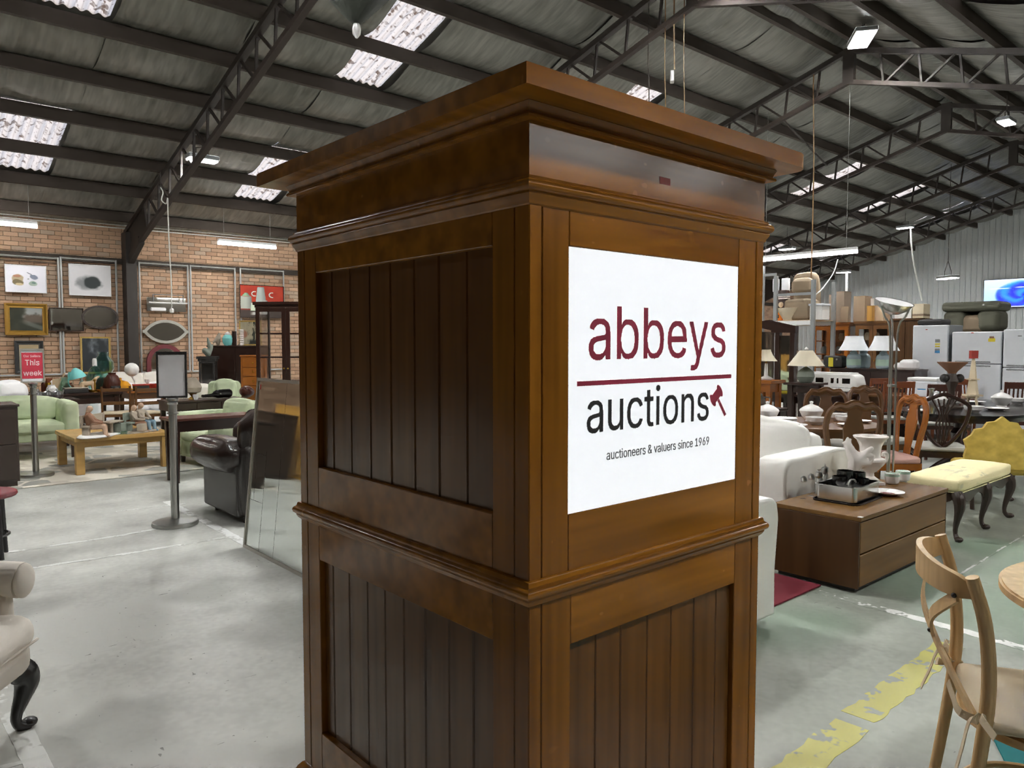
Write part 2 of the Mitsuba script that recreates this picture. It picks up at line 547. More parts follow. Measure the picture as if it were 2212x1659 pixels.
for dz in (0, .06):
    sub('wall_back', 'conduit', tube([(X0, BRICK_Y - .16, 3.86 + dz), (4, BRICK_Y - .16, 3.84 + dz), (9, BRICK_Y - .16, 3.88 + dz), (GABLE_X, BRICK_Y - .16, 3.86 + dz)], .012, 6), 'mat_cord_white')

# grey ribbed gable wall
prof, y = [], Y0
while y < BRICK_Y + .1:
    prof += [(y, 0), (y + .12, 0), (y + .14, -.035), (y + .17, -.035)]
    y += .19
prof = [(a, b) for a, b in prof if a < BRICK_Y + .1]
V, F = [], []
for i, (a, b) in enumerate(prof):
    V += [(GABLE_X + b, a, 0), (GABLE_X + b, a, chord_top(a) + .35)]
    if i:
        F += [(2 * i - 2, 2 * i, 2 * i + 1), (2 * i - 2, 2 * i + 1, 2 * i - 1)]
struct('wall_gable', trimesh.Trimesh(V, F, process=False), 'mat_cladding', False)
struct('wall_front', cat(box(X0 - .2, X0, Y0, BRICK_Y + .3, 0, 8)), 'mat_side_wall')
struct('wall_side', box(X0, GABLE_X + .3, Y0 - .2, Y0, 0, 4.6), 'mat_side_wall')

# roof: purlins over lattice trusses, foil blankets between them, a corrugated sky light in most bays
TRUSS_X = [4.31 + 4.75 * k for k in range(-2, 6)]
PUR = [6.72, 7.77, 8.87, 10.0, 11.1, 12.2, 13.3, 14.4, 15.45, 16.55]
PURLINS = PUR + [2 * RIDGE_Y - y for y in PUR]
SKY_X = [(-2.9, -1.95), (1.75, 2.7), (5.85, 6.8), (11.0, 11.95), (15.3, 16.2), (19.95, 20.85), (24.0, 24.9), (28.6, 29.5)]
SKY_Y = [(8.87, 10.0), (10.0, 11.1), (13.3, 14.4), (14.4, 15.45)]
SKY_Y += [(2 * RIDGE_Y - b, 2 * RIDGE_Y - a) for a, b in SKY_Y]
labels['ceiling'] = {'kind': 'structure'}
for y in PURLINS:
    z = chord_top(y)
    sub('ceiling', 'purlin', box(X0, GABLE_X, y - .042, y + .042, z + .003, z + .19), 'mat_purlin')
ys = sorted(PURLINS + [RIDGE_Y, BRICK_Y + .25, Y0 - .15])
xs = sorted([X0, GABLE_X] + TRUSS_X + [a for s in SKY_X for a in s])
rng = np.random.default_rng(3)


def is_sky(xa, xb, ya, yb):
    return any(abs(xa - a) < 1e-6 and abs(xb - b) < 1e-6 for a, b in SKY_X) and any(abs(ya - a) < 1e-6 and abs(yb - b) < 1e-6 for a, b in SKY_Y)


outer, nfoil = [], 0
hidden_foil = []
for ya, yb in zip(ys[:-1], ys[1:]):
    for xa, xb in zip(xs[:-1], xs[1:]):
        za, zb = (chord_top(y) if y <= BRICK_Y else chord_top(BRICK_Y) - SLOPE * (y - BRICK_Y) for y in (ya, yb))
        if is_sky(xa, xb, ya, yb):
            if (15.2 < xa < 15.4) and ya < 13:
                pass
            else:
                nx = 61
                u = np.linspace(xa, xb, nx)
                w = .018 * np.cos((u - xa) * 2 * PI / .136)
                V = np.vstack([np.stack([u, np.full(nx, ya), za + .27 + w], 1), np.stack([u, np.full(nx, yb), zb + .27 + w], 1)])
                i = np.arange(nx - 1)
                F = np.vstack([np.stack([i, i + 1, i + nx + 1], 1), np.stack([i, i + nx + 1, i + nx], 1)])
                sub('ceiling', 'skylight_sheet', trimesh.Trimesh(V, F, process=False), 'mat_skylight', True, 'translucent corrugated skylight sheet')
                continue
        t = .02
        outer.append(trimesh.Trimesh([(xa, ya, za + .30), (xb, ya, za + .30), (xb, yb, zb + .30), (xa, yb, zb + .30)], [(0, 1, 2), (0, 2, 3)], process=False))
        nx, ny = max(4, int((xb - xa) / .22)), 9
        u, v = np.meshgrid(np.linspace(0, 1, nx), np.linspace(0, 1, ny))
        s = .10 + .05 * rng.random()
        skew = .38 if ya >= RIDGE_Y else .62          # the blanket hangs lowest on its downhill side
        vv = np.where(v < 1 - skew, v / (1 - skew) * .5, .5 + (v - (1 - skew)) / skew * .5)
        z = za + (zb - za) * v + .21 - s * np.sin(PI * vv) * (1 - .25 * (np.abs(2 * u - 1)) ** 3)
        P = np.stack([xa + (xb - xa) * u, ya + (yb - ya) * v, z], -1).reshape(-1, 3)
        P[:, 2] += (meshkit.fbm(P * (3.5, 2.0, 1), 2, int(rng.integers(99))) - .5) * .05 * (np.sin(PI * v).ravel())
        i = (np.arange(ny - 1)[:, None] * nx + np.arange(nx - 1)[None]).ravel()
        F = np.vstack([np.stack([i, i + 1, i + nx + 1], 1), np.stack([i, i + nx + 1, i + nx], 1)])
        m = trimesh.Trimesh(P, F, process=False)
        if ya > 2.8 and xa > -1 and nfoil < 260:
            sub('ceiling', 'foil_panel', m, 'mat_foil', True)
            nfoil += 1
        else:
            hidden_foil.append(m)
sub('ceiling', 'foil_blanket', cat(hidden_foil), 'mat_foil', True, kind='stuff')
struct('roof', cat(outer), 'mat_roof_sheet', False)
struct('trim_1', cat(box(X0, GABLE_X + .3, BRICK_Y - .02, BRICK_Y + .3, 4.1, 4.25)), 'mat_purlin')
struct('trim_2', cat(box(X0, GABLE_X + .3, Y0 - .25, Y0 + .02, 4.0, 4.25)), 'mat_purlin')


def bar(p, q, w, h):
    """a rectangular bar between two points of a plane x = const: w along x, h in the plane"""
    p, q = np.array(p, float), np.array(q, float)
    d = (q - p) / np.linalg.norm(q - p)
    e = np.array([1.0, 0, 0]); f = np.cross(d, e)
    V = [c + e * w / 2 * a + f * h / 2 * b for c in (p, q) for a, b in ((-1, -1), (1, -1), (1, 1), (-1, 1))]
    return trimesh.convex.convex_hull(np.array(V))


DEEP = .60
for i, x in enumerate(TRUSS_X):
    key = struct('roof_truss' if i == 0 else f'roof_truss_{i:03d}')
    for side in (1, -1):
        M = lambda y: y if side > 0 else 2 * RIDGE_Y - y
        yk = RIDGE_Y + .12
        sub(key, 'top_chord', bar((x, M(RIDGE_Y), chord_top(RIDGE_Y) - .045), (x, M(16.95), chord_top(16.95) - .045), .10, .09), 'mat_steel')
        sub(key, 'bottom_chord', bar((x, M(RIDGE_Y), chord_top(RIDGE_Y) - DEEP), (x, M(15.9), chord_top(15.9) - DEEP), .09, .075), 'mat_rust')
        sub(key, 'column', box(x - .1, x + .1, min(M(16.62), M(16.94)), max(M(16.62), M(16.94)), 0, 3.75), 'mat_steel')
        sub(key, 'knee_brace', bar((x, M(15.9), chord_top(15.9) - DEEP), (x, M(16.75), 3.15), .10, .16), 'mat_steel')
        sub(key, 'gusset', bar((x, M(15.55), chord_top(15.55) - .32), (x, M(16.9), chord_top(16.9) - .35), .03, .55), 'mat_steel')
        y = RIDGE_Y + .55
        while y < 15.6:
            sub(key, 'web', bar((x, M(y), chord_top(y) - .07), (x, M(y + .06), chord_top(y + .06) - DEEP + .02), .035, .035), 'mat_steel')
            if y + .6 < 15.7:
                sub(key, 'web', bar((x, M(y + .10), chord_top(y + .1) - DEEP + .02), (x, M(y + .58), chord_top(y + .58) - .07), .035, .035), 'mat_steel')
            y += .64
    sub(key, 'ridge_post', box(x - .05, x + .05, RIDGE_Y - .10, RIDGE_Y + .10, chord_top(RIDGE_Y) - DEEP - .03, chord_top(RIDGE_Y)), 'mat_steel')
# wind braces from bottom chords to purlins
for i, (xa, xb, ya, yb) in enumerate(((13.8, 18.55, 7.8, 9.2), (13.8, 18.55, 10.2, 11.4), (18.55, 23.3, 13, 14.2), (23.3, 28.0, 10.2, 11.4))):
    struct('roof_brace' if i == 0 else f'roof_brace_{i:03d}', tube([(xa, ya, chord_top(ya) - .55), (xb, yb, chord_top(yb) - .1)], .022, 6), 'mat_steel')

# ------------------------------------------------------------------ lamps of the hall
WHITE = (1.0, .98, .95)


def high_bay(loc, rz=0.0, label='', s=1.0, power=1.0):
    drop = max(.05, chord_top(loc[1]) + .02 - loc[2] - .2)
    L, W = .46 * s, .20 * s
    parts = [('housing', rbox(-L / 2 - .02, L / 2 + .02, -W / 2 - .02, W / 2 + .02, .012, .085, .015), 'mat_lamp_body'),
             ('lens', emitting(box(-L / 2, L / 2, -W / 2, W / 2, -.012, .012), WHITE, LED_POWER * power, 'mat_tube_glass'), ''),
             ('bracket', tube([(-.1 * s, 0, .08), (-.1 * s, 0, .2), (0, 0, .2 + drop * .1), (0, 0, .2 + drop), (0, 0, .2 + drop * .1), (.1 * s, 0, .2), (.1 * s, 0, .08)], .008, 6), 'mat_steel')]
    place('high_bay_lamp', label, 'lamp', [(a, b, c) for a, b, c in parts], loc, rz, 'LED lamps under the roof')


def batten(loc, rz, length, label, power=1.0, drop=.5):
    parts = [('tube', emitting(cyl((-length / 2, 0, 0), (length / 2, 0, 0), .036, n=12), WHITE, TUBE_POWER * power, 'mat_tube_glass'), ''),
             ('housing', rbox(-length / 2, length / 2, -.04, .04, .036, .085, .01), 'mat_white_metal')]
    if drop:
        drop = chord_top(loc[1]) + .02 - loc[2]
        parts.append(('hanger', [cyl((-length * .4, 0, .08), (-length * .4, 0, drop), .004, n=6), cyl((length * .4, 0, .08), (length * .4, 0, drop), .004, n=6)], 'mat_grey_tube'))
    place('tube_lamp', label, 'lamp', parts, loc, rz, 'fluorescent tube lamps')


high_bay(gd(437, 347, 12.6), 0, 'bright LED lamp beside the dark truss above the left pictures')
high_bay((12.7, 5.75, 6.50), PI / 5, 'brightest LED lamp high under the ridge at upper right', 1.5)
high_bay(gd(1955, 493, 24.5), PI / 2, 'LED lamp with a long lit cable, in front of the gable wall')
high_bay(gd(1700, 539, 23.8), PI / 2, 'small LED lamp above the long tube lamp right of the podium')
high_bay(gd(1822, 589, 28.0), PI / 2, 'small LED lamp with a short lit cable above the cardboard boxes')
high_bay(gd(2212, 290, 22.5), PI / 4, 'LED lamp cut by the right edge of the photo')
high_bay(gd(2047, 602, 21.0), PI / 3, 'LED lamp hanging in front of the grey gable wall left of the screen', 1.2)
# unseen lamps behind the camera and beyond the frame
for p in ((2.6, -0.85, 4.2), (7.9, -0.85, 4.2), (12.8, -0.85, 4.2), (3.2, 5.6, 6.0), (8.4, 6.1, 6.2), (21.8, 0.5, 4.6), (17.5, 5.0, 5.9), (13.8, 12.4, 4.6), (9.3, 12.9, 4.5), (2.3, 7.2, 5.6), (-1.5, 9.5, 5.2)):  # last one added to brighten the goods the leaning mirror shows
    high_bay(p, 0, 'unseen LED lamp placed outside the view', power=.8 if p[1] < 0 and p[0] < 4 else .6 if p[1] < 0 else 1.05)
batten(gy(535, 530, 15.5), 0, 1.22, 'tube lamp hanging in front of the brick wall above the empty wire panel')
batten((1.9, 15.5, 3.55), 0, 1.22, 'tube lamp hanging over the two white-framed prints')
batten((14.0, 7.36, 3.20), PI / 2, 2.06, 'long tube lamp hanging right of the podium', 1.3, .8)
for x in (6.0, 9.0, 12.0):  # unseen tubes added to give the podium frieze a bright reflection
    batten((x, -3.7, 3.7), 0, 2.4, 'unseen tube lamp added on the side wall beyond the frame', .45, .3)
# ------------------------------------------------------------------ the timber podium
CX, CY, WU, WV = 1.0558, 1.1525, .9053, 1.0733          # near corner, width of the sign side, width of the board side
Z_LOW, Z_MID, Z_TOP = .972, 1.823, 2.030


def ring(prof, m, part, x0=CX, x1=CX + WU, y0=CY, y1=CY + WV):
    """a moulding run mitred round the podium; prof: closed list of (projection, height)"""
    V, F, k = [], [], len(prof)
    for sx, sy in ((0, 0), (1, 0), (1, 1), (0, 1)):
        for o, z in prof:
            V.append(((x1 + o) if sx else (x0 - o), (y1 + o) if sy else (y0 - o), z))
    for i in range(4):
        a, b = i * k, ((i + 1) % 4) * k
        for j in range(k):
            q = (j + 1) % k
            F += [(a + j, b + j, b + q), (a + j, b + q, a + q)]
    t = trimesh.Trimesh(np.array(V), np.array(F), process=False)
    trimesh.repair.fix_normals(t)
    return (part, t, m, 24)


def arc(cx, cz, r, a0, a1, n=7): return [(cx + r * math.cos(a), cz + r * math.sin(a)) for a in np.linspace(a0, a1, n)]


P = []
D = .018                                                  # depth of the recessed panels
x0, x1, y0, y1 = CX, CX + WU, CY, CY + WV
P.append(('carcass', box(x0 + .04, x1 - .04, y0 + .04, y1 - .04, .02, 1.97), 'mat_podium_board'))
g = .0016                                                 # open joint between two pieces
# corner posts, stiles and rails of the two faces in view (the two behind are plain framed too)
for a, b in ((0, 0), (1, 0), (0, 1), (1, 1)):
    xa = x0 if a == 0 else x1 - .037
    ya = y0 if b == 0 else y1 - .046
    for za, zb in ((.15, .955), (.99, 1.80)):
        P.append(('corner_post', cbox(xa, xa + .037, ya, ya + .046, za, zb, .0025), 'mat_podium_upright'))
TOP0, TOP1, LOW0, LOW1 = 1.1228, 1.713, .289, .836
for za, zb, pa, pb in ((.99, 1.80, TOP0, TOP1), (.15, .955, LOW0, LOW1)):
    # board side, x = x0
    P.append(('stile', cbox(x0 + .001, x0 + .037, y0 + .046 + g, y0 + .1207, za, zb, .002), 'mat_podium_upright'))
    P.append(('stile', cbox(x0 + .001, x0 + .037, y0 + .953, y1 - .046 - g, za, zb, .002), 'mat_podium_upright'))
    P.append(('rail', cbox(x0 + .001, x0 + .037, y0 + .1207, y0 + .953, pb, zb, .002), 'mat_podium_across'))
    P.append(('rail', cbox(x0 + .001, x0 + .037, y0 + .1207, y0 + .953, za, pa, .002), 'mat_podium_across'))
    js = [.1207, .233, .345, .451, .563, .669, .777, .884, .953] if za > .5 else [.1207, .212, .309, .411, .510, .603, .697, .801, .899, .953]
    for a, b in zip(js[:-1], js[1:]):
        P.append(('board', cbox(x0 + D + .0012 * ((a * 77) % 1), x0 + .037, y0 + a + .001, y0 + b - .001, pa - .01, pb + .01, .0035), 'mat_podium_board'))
# sign side, y = y0
for za, zb, pa, pb, ua, ub in ((.99, 1.80, 1.1235, 1.711, .1188, .780), (.15, .955, LOW0, .829, .1274, .783)):
    P.append(('stile', cbox(x0 + .037 + g, x0 + ua, y0 + .001, y0 + .037, za, zb, .002), 'mat_podium_upright'))
    P.append(('stile', cbox(x0 + ub, x1 - .037 - g, y0 + .001, y0 + .037, za, zb, .002), 'mat_podium_upright'))
    P.append(('rail', cbox(x0 + ua, x0 + ub, y0 + .001, y0 + .037, pb, zb, .002), 'mat_podium_across'))
    P.append(('rail', cbox(x0 + ua, x0 + ub, y0 + .001, y0 + .037, za, pa, .002), 'mat_podium_across'))
js = [.1274, .225, .314, .415, .512, .611, .714, .783]
for a, b in zip(js[:-1], js[1:]):
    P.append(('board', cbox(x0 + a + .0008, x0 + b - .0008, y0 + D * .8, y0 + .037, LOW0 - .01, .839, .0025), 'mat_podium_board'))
P.append(('back_panel', [box(x1 - .037, x1, y0 + .046, y1 - .046, .15, 1.80), box(x0 + .037, x1 - .037, y1 - .037, y1, .15, 1.80)], 'mat_podium_upright'))
P.append(ring([(0, 1.79), (0, 1.97), (-.05, 1.97), (-.05, 1.79)], 'mat_podium_across', 'frieze'))
P.append(ring([(-.03, .985), (.008, .985), (.010, .9905), (.010, .992)] [:1] + [(.0, .9985), (.007, .9975), (.009, .9935), (.010, .987)] + arc(.008, .9735, .0125, 1.15, -1.35, 9) + [(.011, .957), (.008, .952), (.004, .947), (.0, .943), (-.03, .943)], 'mat_podium_across', 'lower_moulding'))
P.append(ring([(-.03, 1.846), (0, 1.846), (.007, 1.845), (.009, 1.842), (.010, 1.838)] + arc(.008, 1.825, .0125, 1.15, -1.35, 9) + [(.012, 1.808), (.010, 1.803), (.006, 1.797), (.003, 1.789), (.0, 1.786), (-.03, 1.786)], 'mat_podium_across', 'upper_moulding'))
P.append(ring([(-.03, 1.957), (.019, 1.957), (.022, 1.9585), (.023, 1.962), (.021, 1.966), (.016, 1.969), (.018, 1.977), (.024, 1.9875), (-.03, 1.9875)], 'mat_podium_across', 'bed_moulding'))
# the top: a square-edged slab whose far right corner is rounded off
o = .0888
slab = sg.box(x0 - o, y0 - o, x1 + o, y1 + o)
rr = .055
cut = sg.box(x1 + o - rr, y0 - o, x1 + o, y0 - o + rr).difference(sg.Point(x1 + o - rr, y0 - o + rr).buffer(rr, 24))
slab = slab.difference(cut)
top = prism(slab, .0385, 1.9885)
top2 = prism(slab.buffer(-.003), .003, 2.027)
P.append(('top', fuse(top, top2), 'mat_podium_across'))
P.append(ring([(-.05, 0), (.026, 0), (.026, .118), (.016, .136), (.006, .148), (0, .152), (-.05, .152)], 'mat_podium_across', 'plinth'))
P.append(('sticker', box(x0 + .427, x0 + .469, y0 - .0008, y0 + .002, 1.887, 1.904), 'mat_sticker_red', 30, 'small red sticker'))
place('podium', 'tall dark varnished timber podium with tongue-and-groove panels and overhanging top', 'podium', P)

# the backlit sign set into the podium
S = T().translate([CX, CY, 0])
sx0, sx1, sz0, sz1 = .1195, .7793, 1.1242, 1.7103
sign_face = emitting(box(sx0, sx1, .0025, .012, sz0, sz1), (.92, .965, 1.0), BOX_POWER, 'mat_sign_white')
Q = [('panel', sign_face, ''),
     ('border', fuse(box(sx0 - .002, sx1 + .002, .004, .03, sz1, sz1 + .002), box(sx0 - .002, sx1 + .002, .004, .03, sz0 - .0005, sz0), box(sx0 - .002, sx0, .004, .03, sz0, sz1), box(sx1, sx1 + .002, .004, .03, sz0, sz1)), 'mat_black'),
     ('lettering', xf(lettering('abbeys', .183, .722, 1.466, .122, .001), (0, .0024, 0)), 'mat_sign_red', False, 'red word abbeys'),
     ('line', box(.146, .752, .0012, .0026, 1.406, 1.4165), 'mat_sign_red', False, 'thin red line'),
     ('lettering', xf(lettering('auctions', .178, .648, 1.300, .096, .001), (0, .0024, 0)), 'mat_sign_black', False, 'black word auctions'),
     ('lettering', xf(lettering('auctioneers & valuers since 1969', .245, .652, 1.232, .0215, .001), (0, .0024, 0)), 'mat_sign_grey', False, 'small grey tagline')]
def flat(poly): return xf(stand(prism(poly, .001)), (0, .0013, 0))
GX, GZ, GA = .683, 1.361, 38
el = lambda x, y, a, b: sa.scale(sg.Point(0, 0).buffer(1, 16), a, b) if False else sa.translate(sa.scale(sg.Point(0, 0).buffer(1, 16), a, b), x, y)
gav = [el(-.020, 0, .0085, .019), el(.020, 0, .0085, .019), sg.box(-.0125, -.013, .0125, .013), sg.box(-.0045, -.024, .0045, -.0145), sg.box(-.0045, -.070, .0045, -.0255)]
gav = [sa.translate(sa.rotate(p, GA, origin=(0, 0)), GX, GZ) for p in gav]
Q.append(('gavel_emblem', cat([flat(p) for p in gav]), 'mat_sign_red', False, 'small red gavel'))
place('illuminated_sign', 'white backlit sign reading abbeys auctions, set into the podium', 'sign', Q, (CX, CY, 0))
# ------------------------------------------------------------------ materials of the goods
mat('oak', wood_fn(0, (.26, .15, .040), (.40, .245, .075), 4, .7), .35)
mat('walnut', wood_fn(2, (.030, .013, .0040), (.056, .025, .0075), 5, .8), .4, spec=.25)
mat('walnut_front', wood_fn(0, (.078, .036, .0085), (.140, .070, .0165), 4, .8), .42, spec=.25)
mat('honey', wood_fn(2, (.38, .19, .035), (.55, .30, .07), 4, .7), .35)
mat('mahogany', '#3a1a10', .3)
mat('mahogany_dark', '#22110b', .28)
mat('dark_wood', '#261a12', .4)
mat('brown_wood', '#4f3216', .35)
mat('red_wood', '#643216', .35)
mat('orange_wood', '#7d4613', .32)
mat('bentwood', wood_fn(2, (.40, .25, .10), (.60, .41, .20), 7, .8), .4)
mat('pale_wood', '#b9a183', .55)
mat('leather_white', '#e4e5df', .42)
mat('cream_cloth', '#d5d0c6', .75, sheen=.4)
mat('leather_brown', '#1d1512', .24)
mat('leather_side', '#1a1512', .35)


def weave(p, n, uv):
    a = fbm(p.x * 5, p.y * 5, p.z * 5, 3)
    return mix((.29, .35, .22), (.50, .56, .38), dr.clip(a * 1.6 - .3, 0, 1))


mat('green_cloth', proc(weave), .85, sheen=.5)


def toile(p, n, uv):
    a = fbm(p.x * 11, p.y * 24, p.z * 12, 3)
    b = fbm(p.x * 3, p.y * 3, 2, 2)
    return mix((.80, .72, .42), (.40, .40, .27), smoothstep(.56, .72, a) * smoothstep(.4, .65, b) * .6)


mat('yellow_cloth', proc(toile), .8)


def gilt(p, n, uv):
    return mix((.36, .25, .035), (.58, .43, .09), dr.clip(fbm(p.x * 14, p.y * 14, p.z * 14, 3) * 1.6 - .3, 0, 1))


mat('gold_cloth', proc(gilt), .7)
mat('gold_frame', '#8c6a2a', .38, .6)
mat('gold_pale', '#b79a5a', .42, .4)
mat('silver_frame', '#a7a59c', .35, .6)
mat('grey_cloth', '#46473b', .85)
mat('taupe_cloth', '#82735f', .85)
mat('white_cloth', '#e9e9ea', .8)
mat('china', '#efefec', .15)
mat('china_cream', '#f2ede7', .2)
mat('china_green', '#a9c4b4', .25)
mat('china_blue', '#93a6ac', .3)
mat('cardboard', '#7f6d58', .85)
mat('cardboard_dark', '#6b5e50', .85)
mat('fridge_white', '#dfe4ea', .3)
mat('fridge_grey', '#7c8083', .4)
mat('shade_white', '#e8eef2', .8)
mat('shade_cream', '#d8cfb8', .8)
mat('turquoise', '#7fd0cd', .3)
mat('teal', '#13686b', .9)
mat('teal_glass', '#5f8f8e', .12, spec_trans=0.0)
scene['mat_glass'] = {'type': 'thindielectric', 'int_ior': 1.5}
scene['mat_clear_glass'] = {'type': 'dielectric', 'int_ior': 1.5}
scene['mat_glass_teal'] = {'type': 'thindielectric', 'int_ior': 1.5, 'specular_transmittance': {'type': 'rgb', 'value': [.74, .90, .88]}, 'specular_reflectance': {'type': 'rgb', 'value': [1.0, 1.0, 1.0]}}
mat('amber', '#c98a1e', .2)
mat('orange', '#e07a10', .5)
mat('red_box', '#8a2a22', .5)
mat('red_rug', '#560f1c', .95)
mat('wine_red', '#571a20', .4)
mat('blue', '#3f7fae', .4)
mat('yellow', '#d8c83a', .5)
mat('brass', '#c09a3c', .25, 1.0)
mat('resin', '#8f8576', .6)
mat('resin_blue', '#6d8796', .6)
mat('resin_brown', '#7d5a44', .6)
mat('skin_resin', '#b79a82', .5)
mat('seat_pink', '#b39086', .85)
mat('seat_grey', '#a3a39c', .85)
mat('stone_green', '#6a7268', .5)
mat('linen', '#cdbfa4', .9)


def rug_fn(p, n, uv):
    a = fbm(p.x * 4, p.y * 4, 1, 2)
    v = voronoi(p.x * 3.2, p.y * 3.2)
    b = smoothstep(.05, .16, v[1] - v[0])
    return mix(mix((.52, .49, .42), (.22, .23, .21), dr.select(v[2] > .5, 1.0, 0.0) * b * .85), (.30, .27, .22), smoothstep(.5, .65, a) * .5)


mat('rug', proc(rug_fn), .95)


# ------------------------------------------------------------------ builders: each returns [(part, mesh, material ...)] in metres, front towards -y, standing on z = 0
def taper_leg(x, y, z0, z1, a=.02, b=.014, n=8):
    return cyl((x, y, z0), (x, y, z1), b, a, n)


def square_leg(x, y, z0, z1, a=.022, b=None):
    b = a if b is None else b
    V = [(x + sx * w, y + sy * w, z) for z, w in ((z0, b), (z1, a)) for sx in (-1, 1) for sy in (-1, 1)]
    return trimesh.convex.convex_hull(np.array(V))


def cabriole(x, y, h, dx, dy, r=.034, n=10):
    """a cabriole leg standing under (x, y), bowing out and kicking its foot along (dx, dy)"""
    t = [(0, 1.0), (.025, .90), (.035, .74), (.018, .52), (-.004, .30), (-.006, .15), (.012, .07), (.035, .028)]
    rr = [1.15, 1.25, 1.05, .72, .50, .42, .52, .62]
    p = spline([(x + dx * a, y + dy * a, h * z) for a, z in t], 4)
    r_ = np.interp(np.linspace(0, 1, len(p)), np.linspace(0, 1, len(rr)), rr) * r
    foot = ball((x + dx * .040, y + dy * .040, .020), .023, 2, (1.25, 1.25, .85))
    return cat(tube(p, r_, n), foot)


def queen_anne(wood='mat_brown_wood', seat='mat_seat_grey'):
    W, Dp, H = .48, .44, 1.0
    P = [('seat', cushion(-W / 2, W / 2, -Dp / 2, Dp / 2, .41, .48, .03, .015), seat),
         ('seat_frame', fuse(box(-W / 2, W / 2, -Dp / 2, -Dp / 2 + .025, .36, .42), box(-W / 2, W / 2, Dp / 2 - .025, Dp / 2, .36, .42), box(-W / 2, -W / 2 + .025, -Dp / 2 + .025, Dp / 2 - .025, .36, .42), box(W / 2 - .025, W / 2, -Dp / 2 + .025, Dp / 2 - .025, .36, .42)), wood)]
    for s in (-1, 1):
        P.append(('leg', cabriole(s * .20, -.19, .38, s * .8, -.6, .03), wood))
        P.append(('leg', tube(spline([(s * .19, .20, .42), (s * .19, .22, .2), (s * .19, .27, 0)], 4), .018, 8), wood))
    # hooped back: two uprights running into a yoke with a raised centre
    o = [(-.16, .20, .44), (-.19, .22, .62), (-.225, .245, .80), (-.205, .262, .93), (-.14, .27, .982), (-.075, .27, .974), (0, .275, 1.0)]
    path = o + [(-x, y, z) for x, y, z in o[-2::-1]]
    sp = spline(path, 5)
    P.append(('back_frame', cat(tube(sp, .026, 8), xf(stand(prism(shapely.LineString([(x, z) for x, y, z in spline(path[4:9], 6)]).buffer(.036), .024)), (0, .262, 0))), wood))
    pl = sg.Polygon([(-.05, .44), (.05, .44), (.045, .56), (.075, .70), (.085, .80), (.055, .90), (.07, .97), (-.07, .97), (-.055, .90), (-.085, .80), (-.075, .70), (-.045, .56)]).buffer(.008).buffer(-.008)
    m = stand(prism(pl, .014))
    v = m.vertices; v[:, 1] += .20 + (v[:, 2] - .44) * .135; m.vertices = v
    P.append(('splat', m, wood))
    return P


def slat_chair(wood='mat_red_wood', seat='mat_seat_grey', n=7, H=.98):
    P = [('seat', rbox(-.22, .22, -.21, .20, .44, .475, .012), seat), ('seat_frame', box(-.205, .205, -.19, .19, .39, .44), wood)]
    for s in (-1, 1):
        P.append(('leg', square_leg(s * .195, -.18, 0, .44, .02, .015), wood))
        P.append(('leg', tube([(s * .195, .22, 0), (s * .195, .19, .42), (s * .200, .26, H)], .019, 6), wood))
    P.append(('top_rail', rbox(-.205, .205, .235, .262, H - .09, H, .008), wood))
    P.append(('lower_rail', box(-.19, .19, .195, .215, .56, .60), wood))
    for i in range(n):
        x = -.155 + .31 * i / (n - 1)
        P.append(('slat', bar((0, .207, .60), (0, .250, H - .085), .020, .010), wood))
        P[-1][1].apply_translation((x, 0, 0))
    return P


def ladder_chair(wood='mat_brown_wood', seat='mat_linen', rungs=3, H=.95):
    P = [('seat', rbox(-.21, .21, -.20, .19, .43, .46, .012), seat), ('seat_frame', box(-.19, .19, -.18, .18, .39, .43), wood)]
    for s in (-1, 1):
        P.append(('leg', square_leg(s * .185, -.18, 0, .43, .018, .014), wood))
        P.append(('leg', tube([(s * .185, .21, 0), (s * .185, .19, .42), (s * .190, .25, H)], .017, 6), wood))
    for i in range(rungs):
        z = .60 + (H - .66) * i / max(1, rungs - 1)
        y = .19 + (z - .42) * .113
        P.append(('back_rail', rbox(-.18, .18, y - .008, y + .008, z - .022, z + .030, .006), wood))
    P.append(('stretcher', cyl((-.185, 0, .2), (.185, 0, .2), .010, n=6), wood))
    return P


def shield_chair(wood='mat_mahogany_dark', seat='mat_seat_grey'):
    P = [('seat', cushion(-.24, .24, -.22, .22, .42, .48, .03, .012), seat), ('seat_frame', box(-.23, .23, -.21, .21, .36, .42), wood)]
    for s in (-1, 1):
        P.append(('leg', square_leg(s * .20, -.19, 0, .38, .024, .015), wood))
        P.append(('leg', tube(spline([(s * .19, .20, .42), (s * .19, .22, .2), (s * .19, .27, 0)], 4), .018, 8), wood))
        P.append(('arm', tube(spline([(s * .23, .22, .66), (s * .27, .05, .67), (s * .28, -.10, .66), (s * .25, -.12, .58), (s * .23, -.08, .44)], 5), .017, 8), wood))
    o = [(0, .20, .46), (-.10, .21, .55), (-.19, .225, .70), (-.225, .245, .85), (-.20, .258, .91), (-.10, .265, .965), (0, .27, 1.0)]
    P.append(('back_frame', tube(spline(o + [(-x, y, z) for x, y, z in o[-2:0:-1]] + [o[0]], 5), .019, 8), wood))
    for k in range(-2, 3):
        P.append(('slat', tube(spline([(k * .012, .20, .48), (k * .030, .225, .68), (k * .018, .24, .80), (k * .055, .262, .955)], 5), .008, 6), wood))
    return P


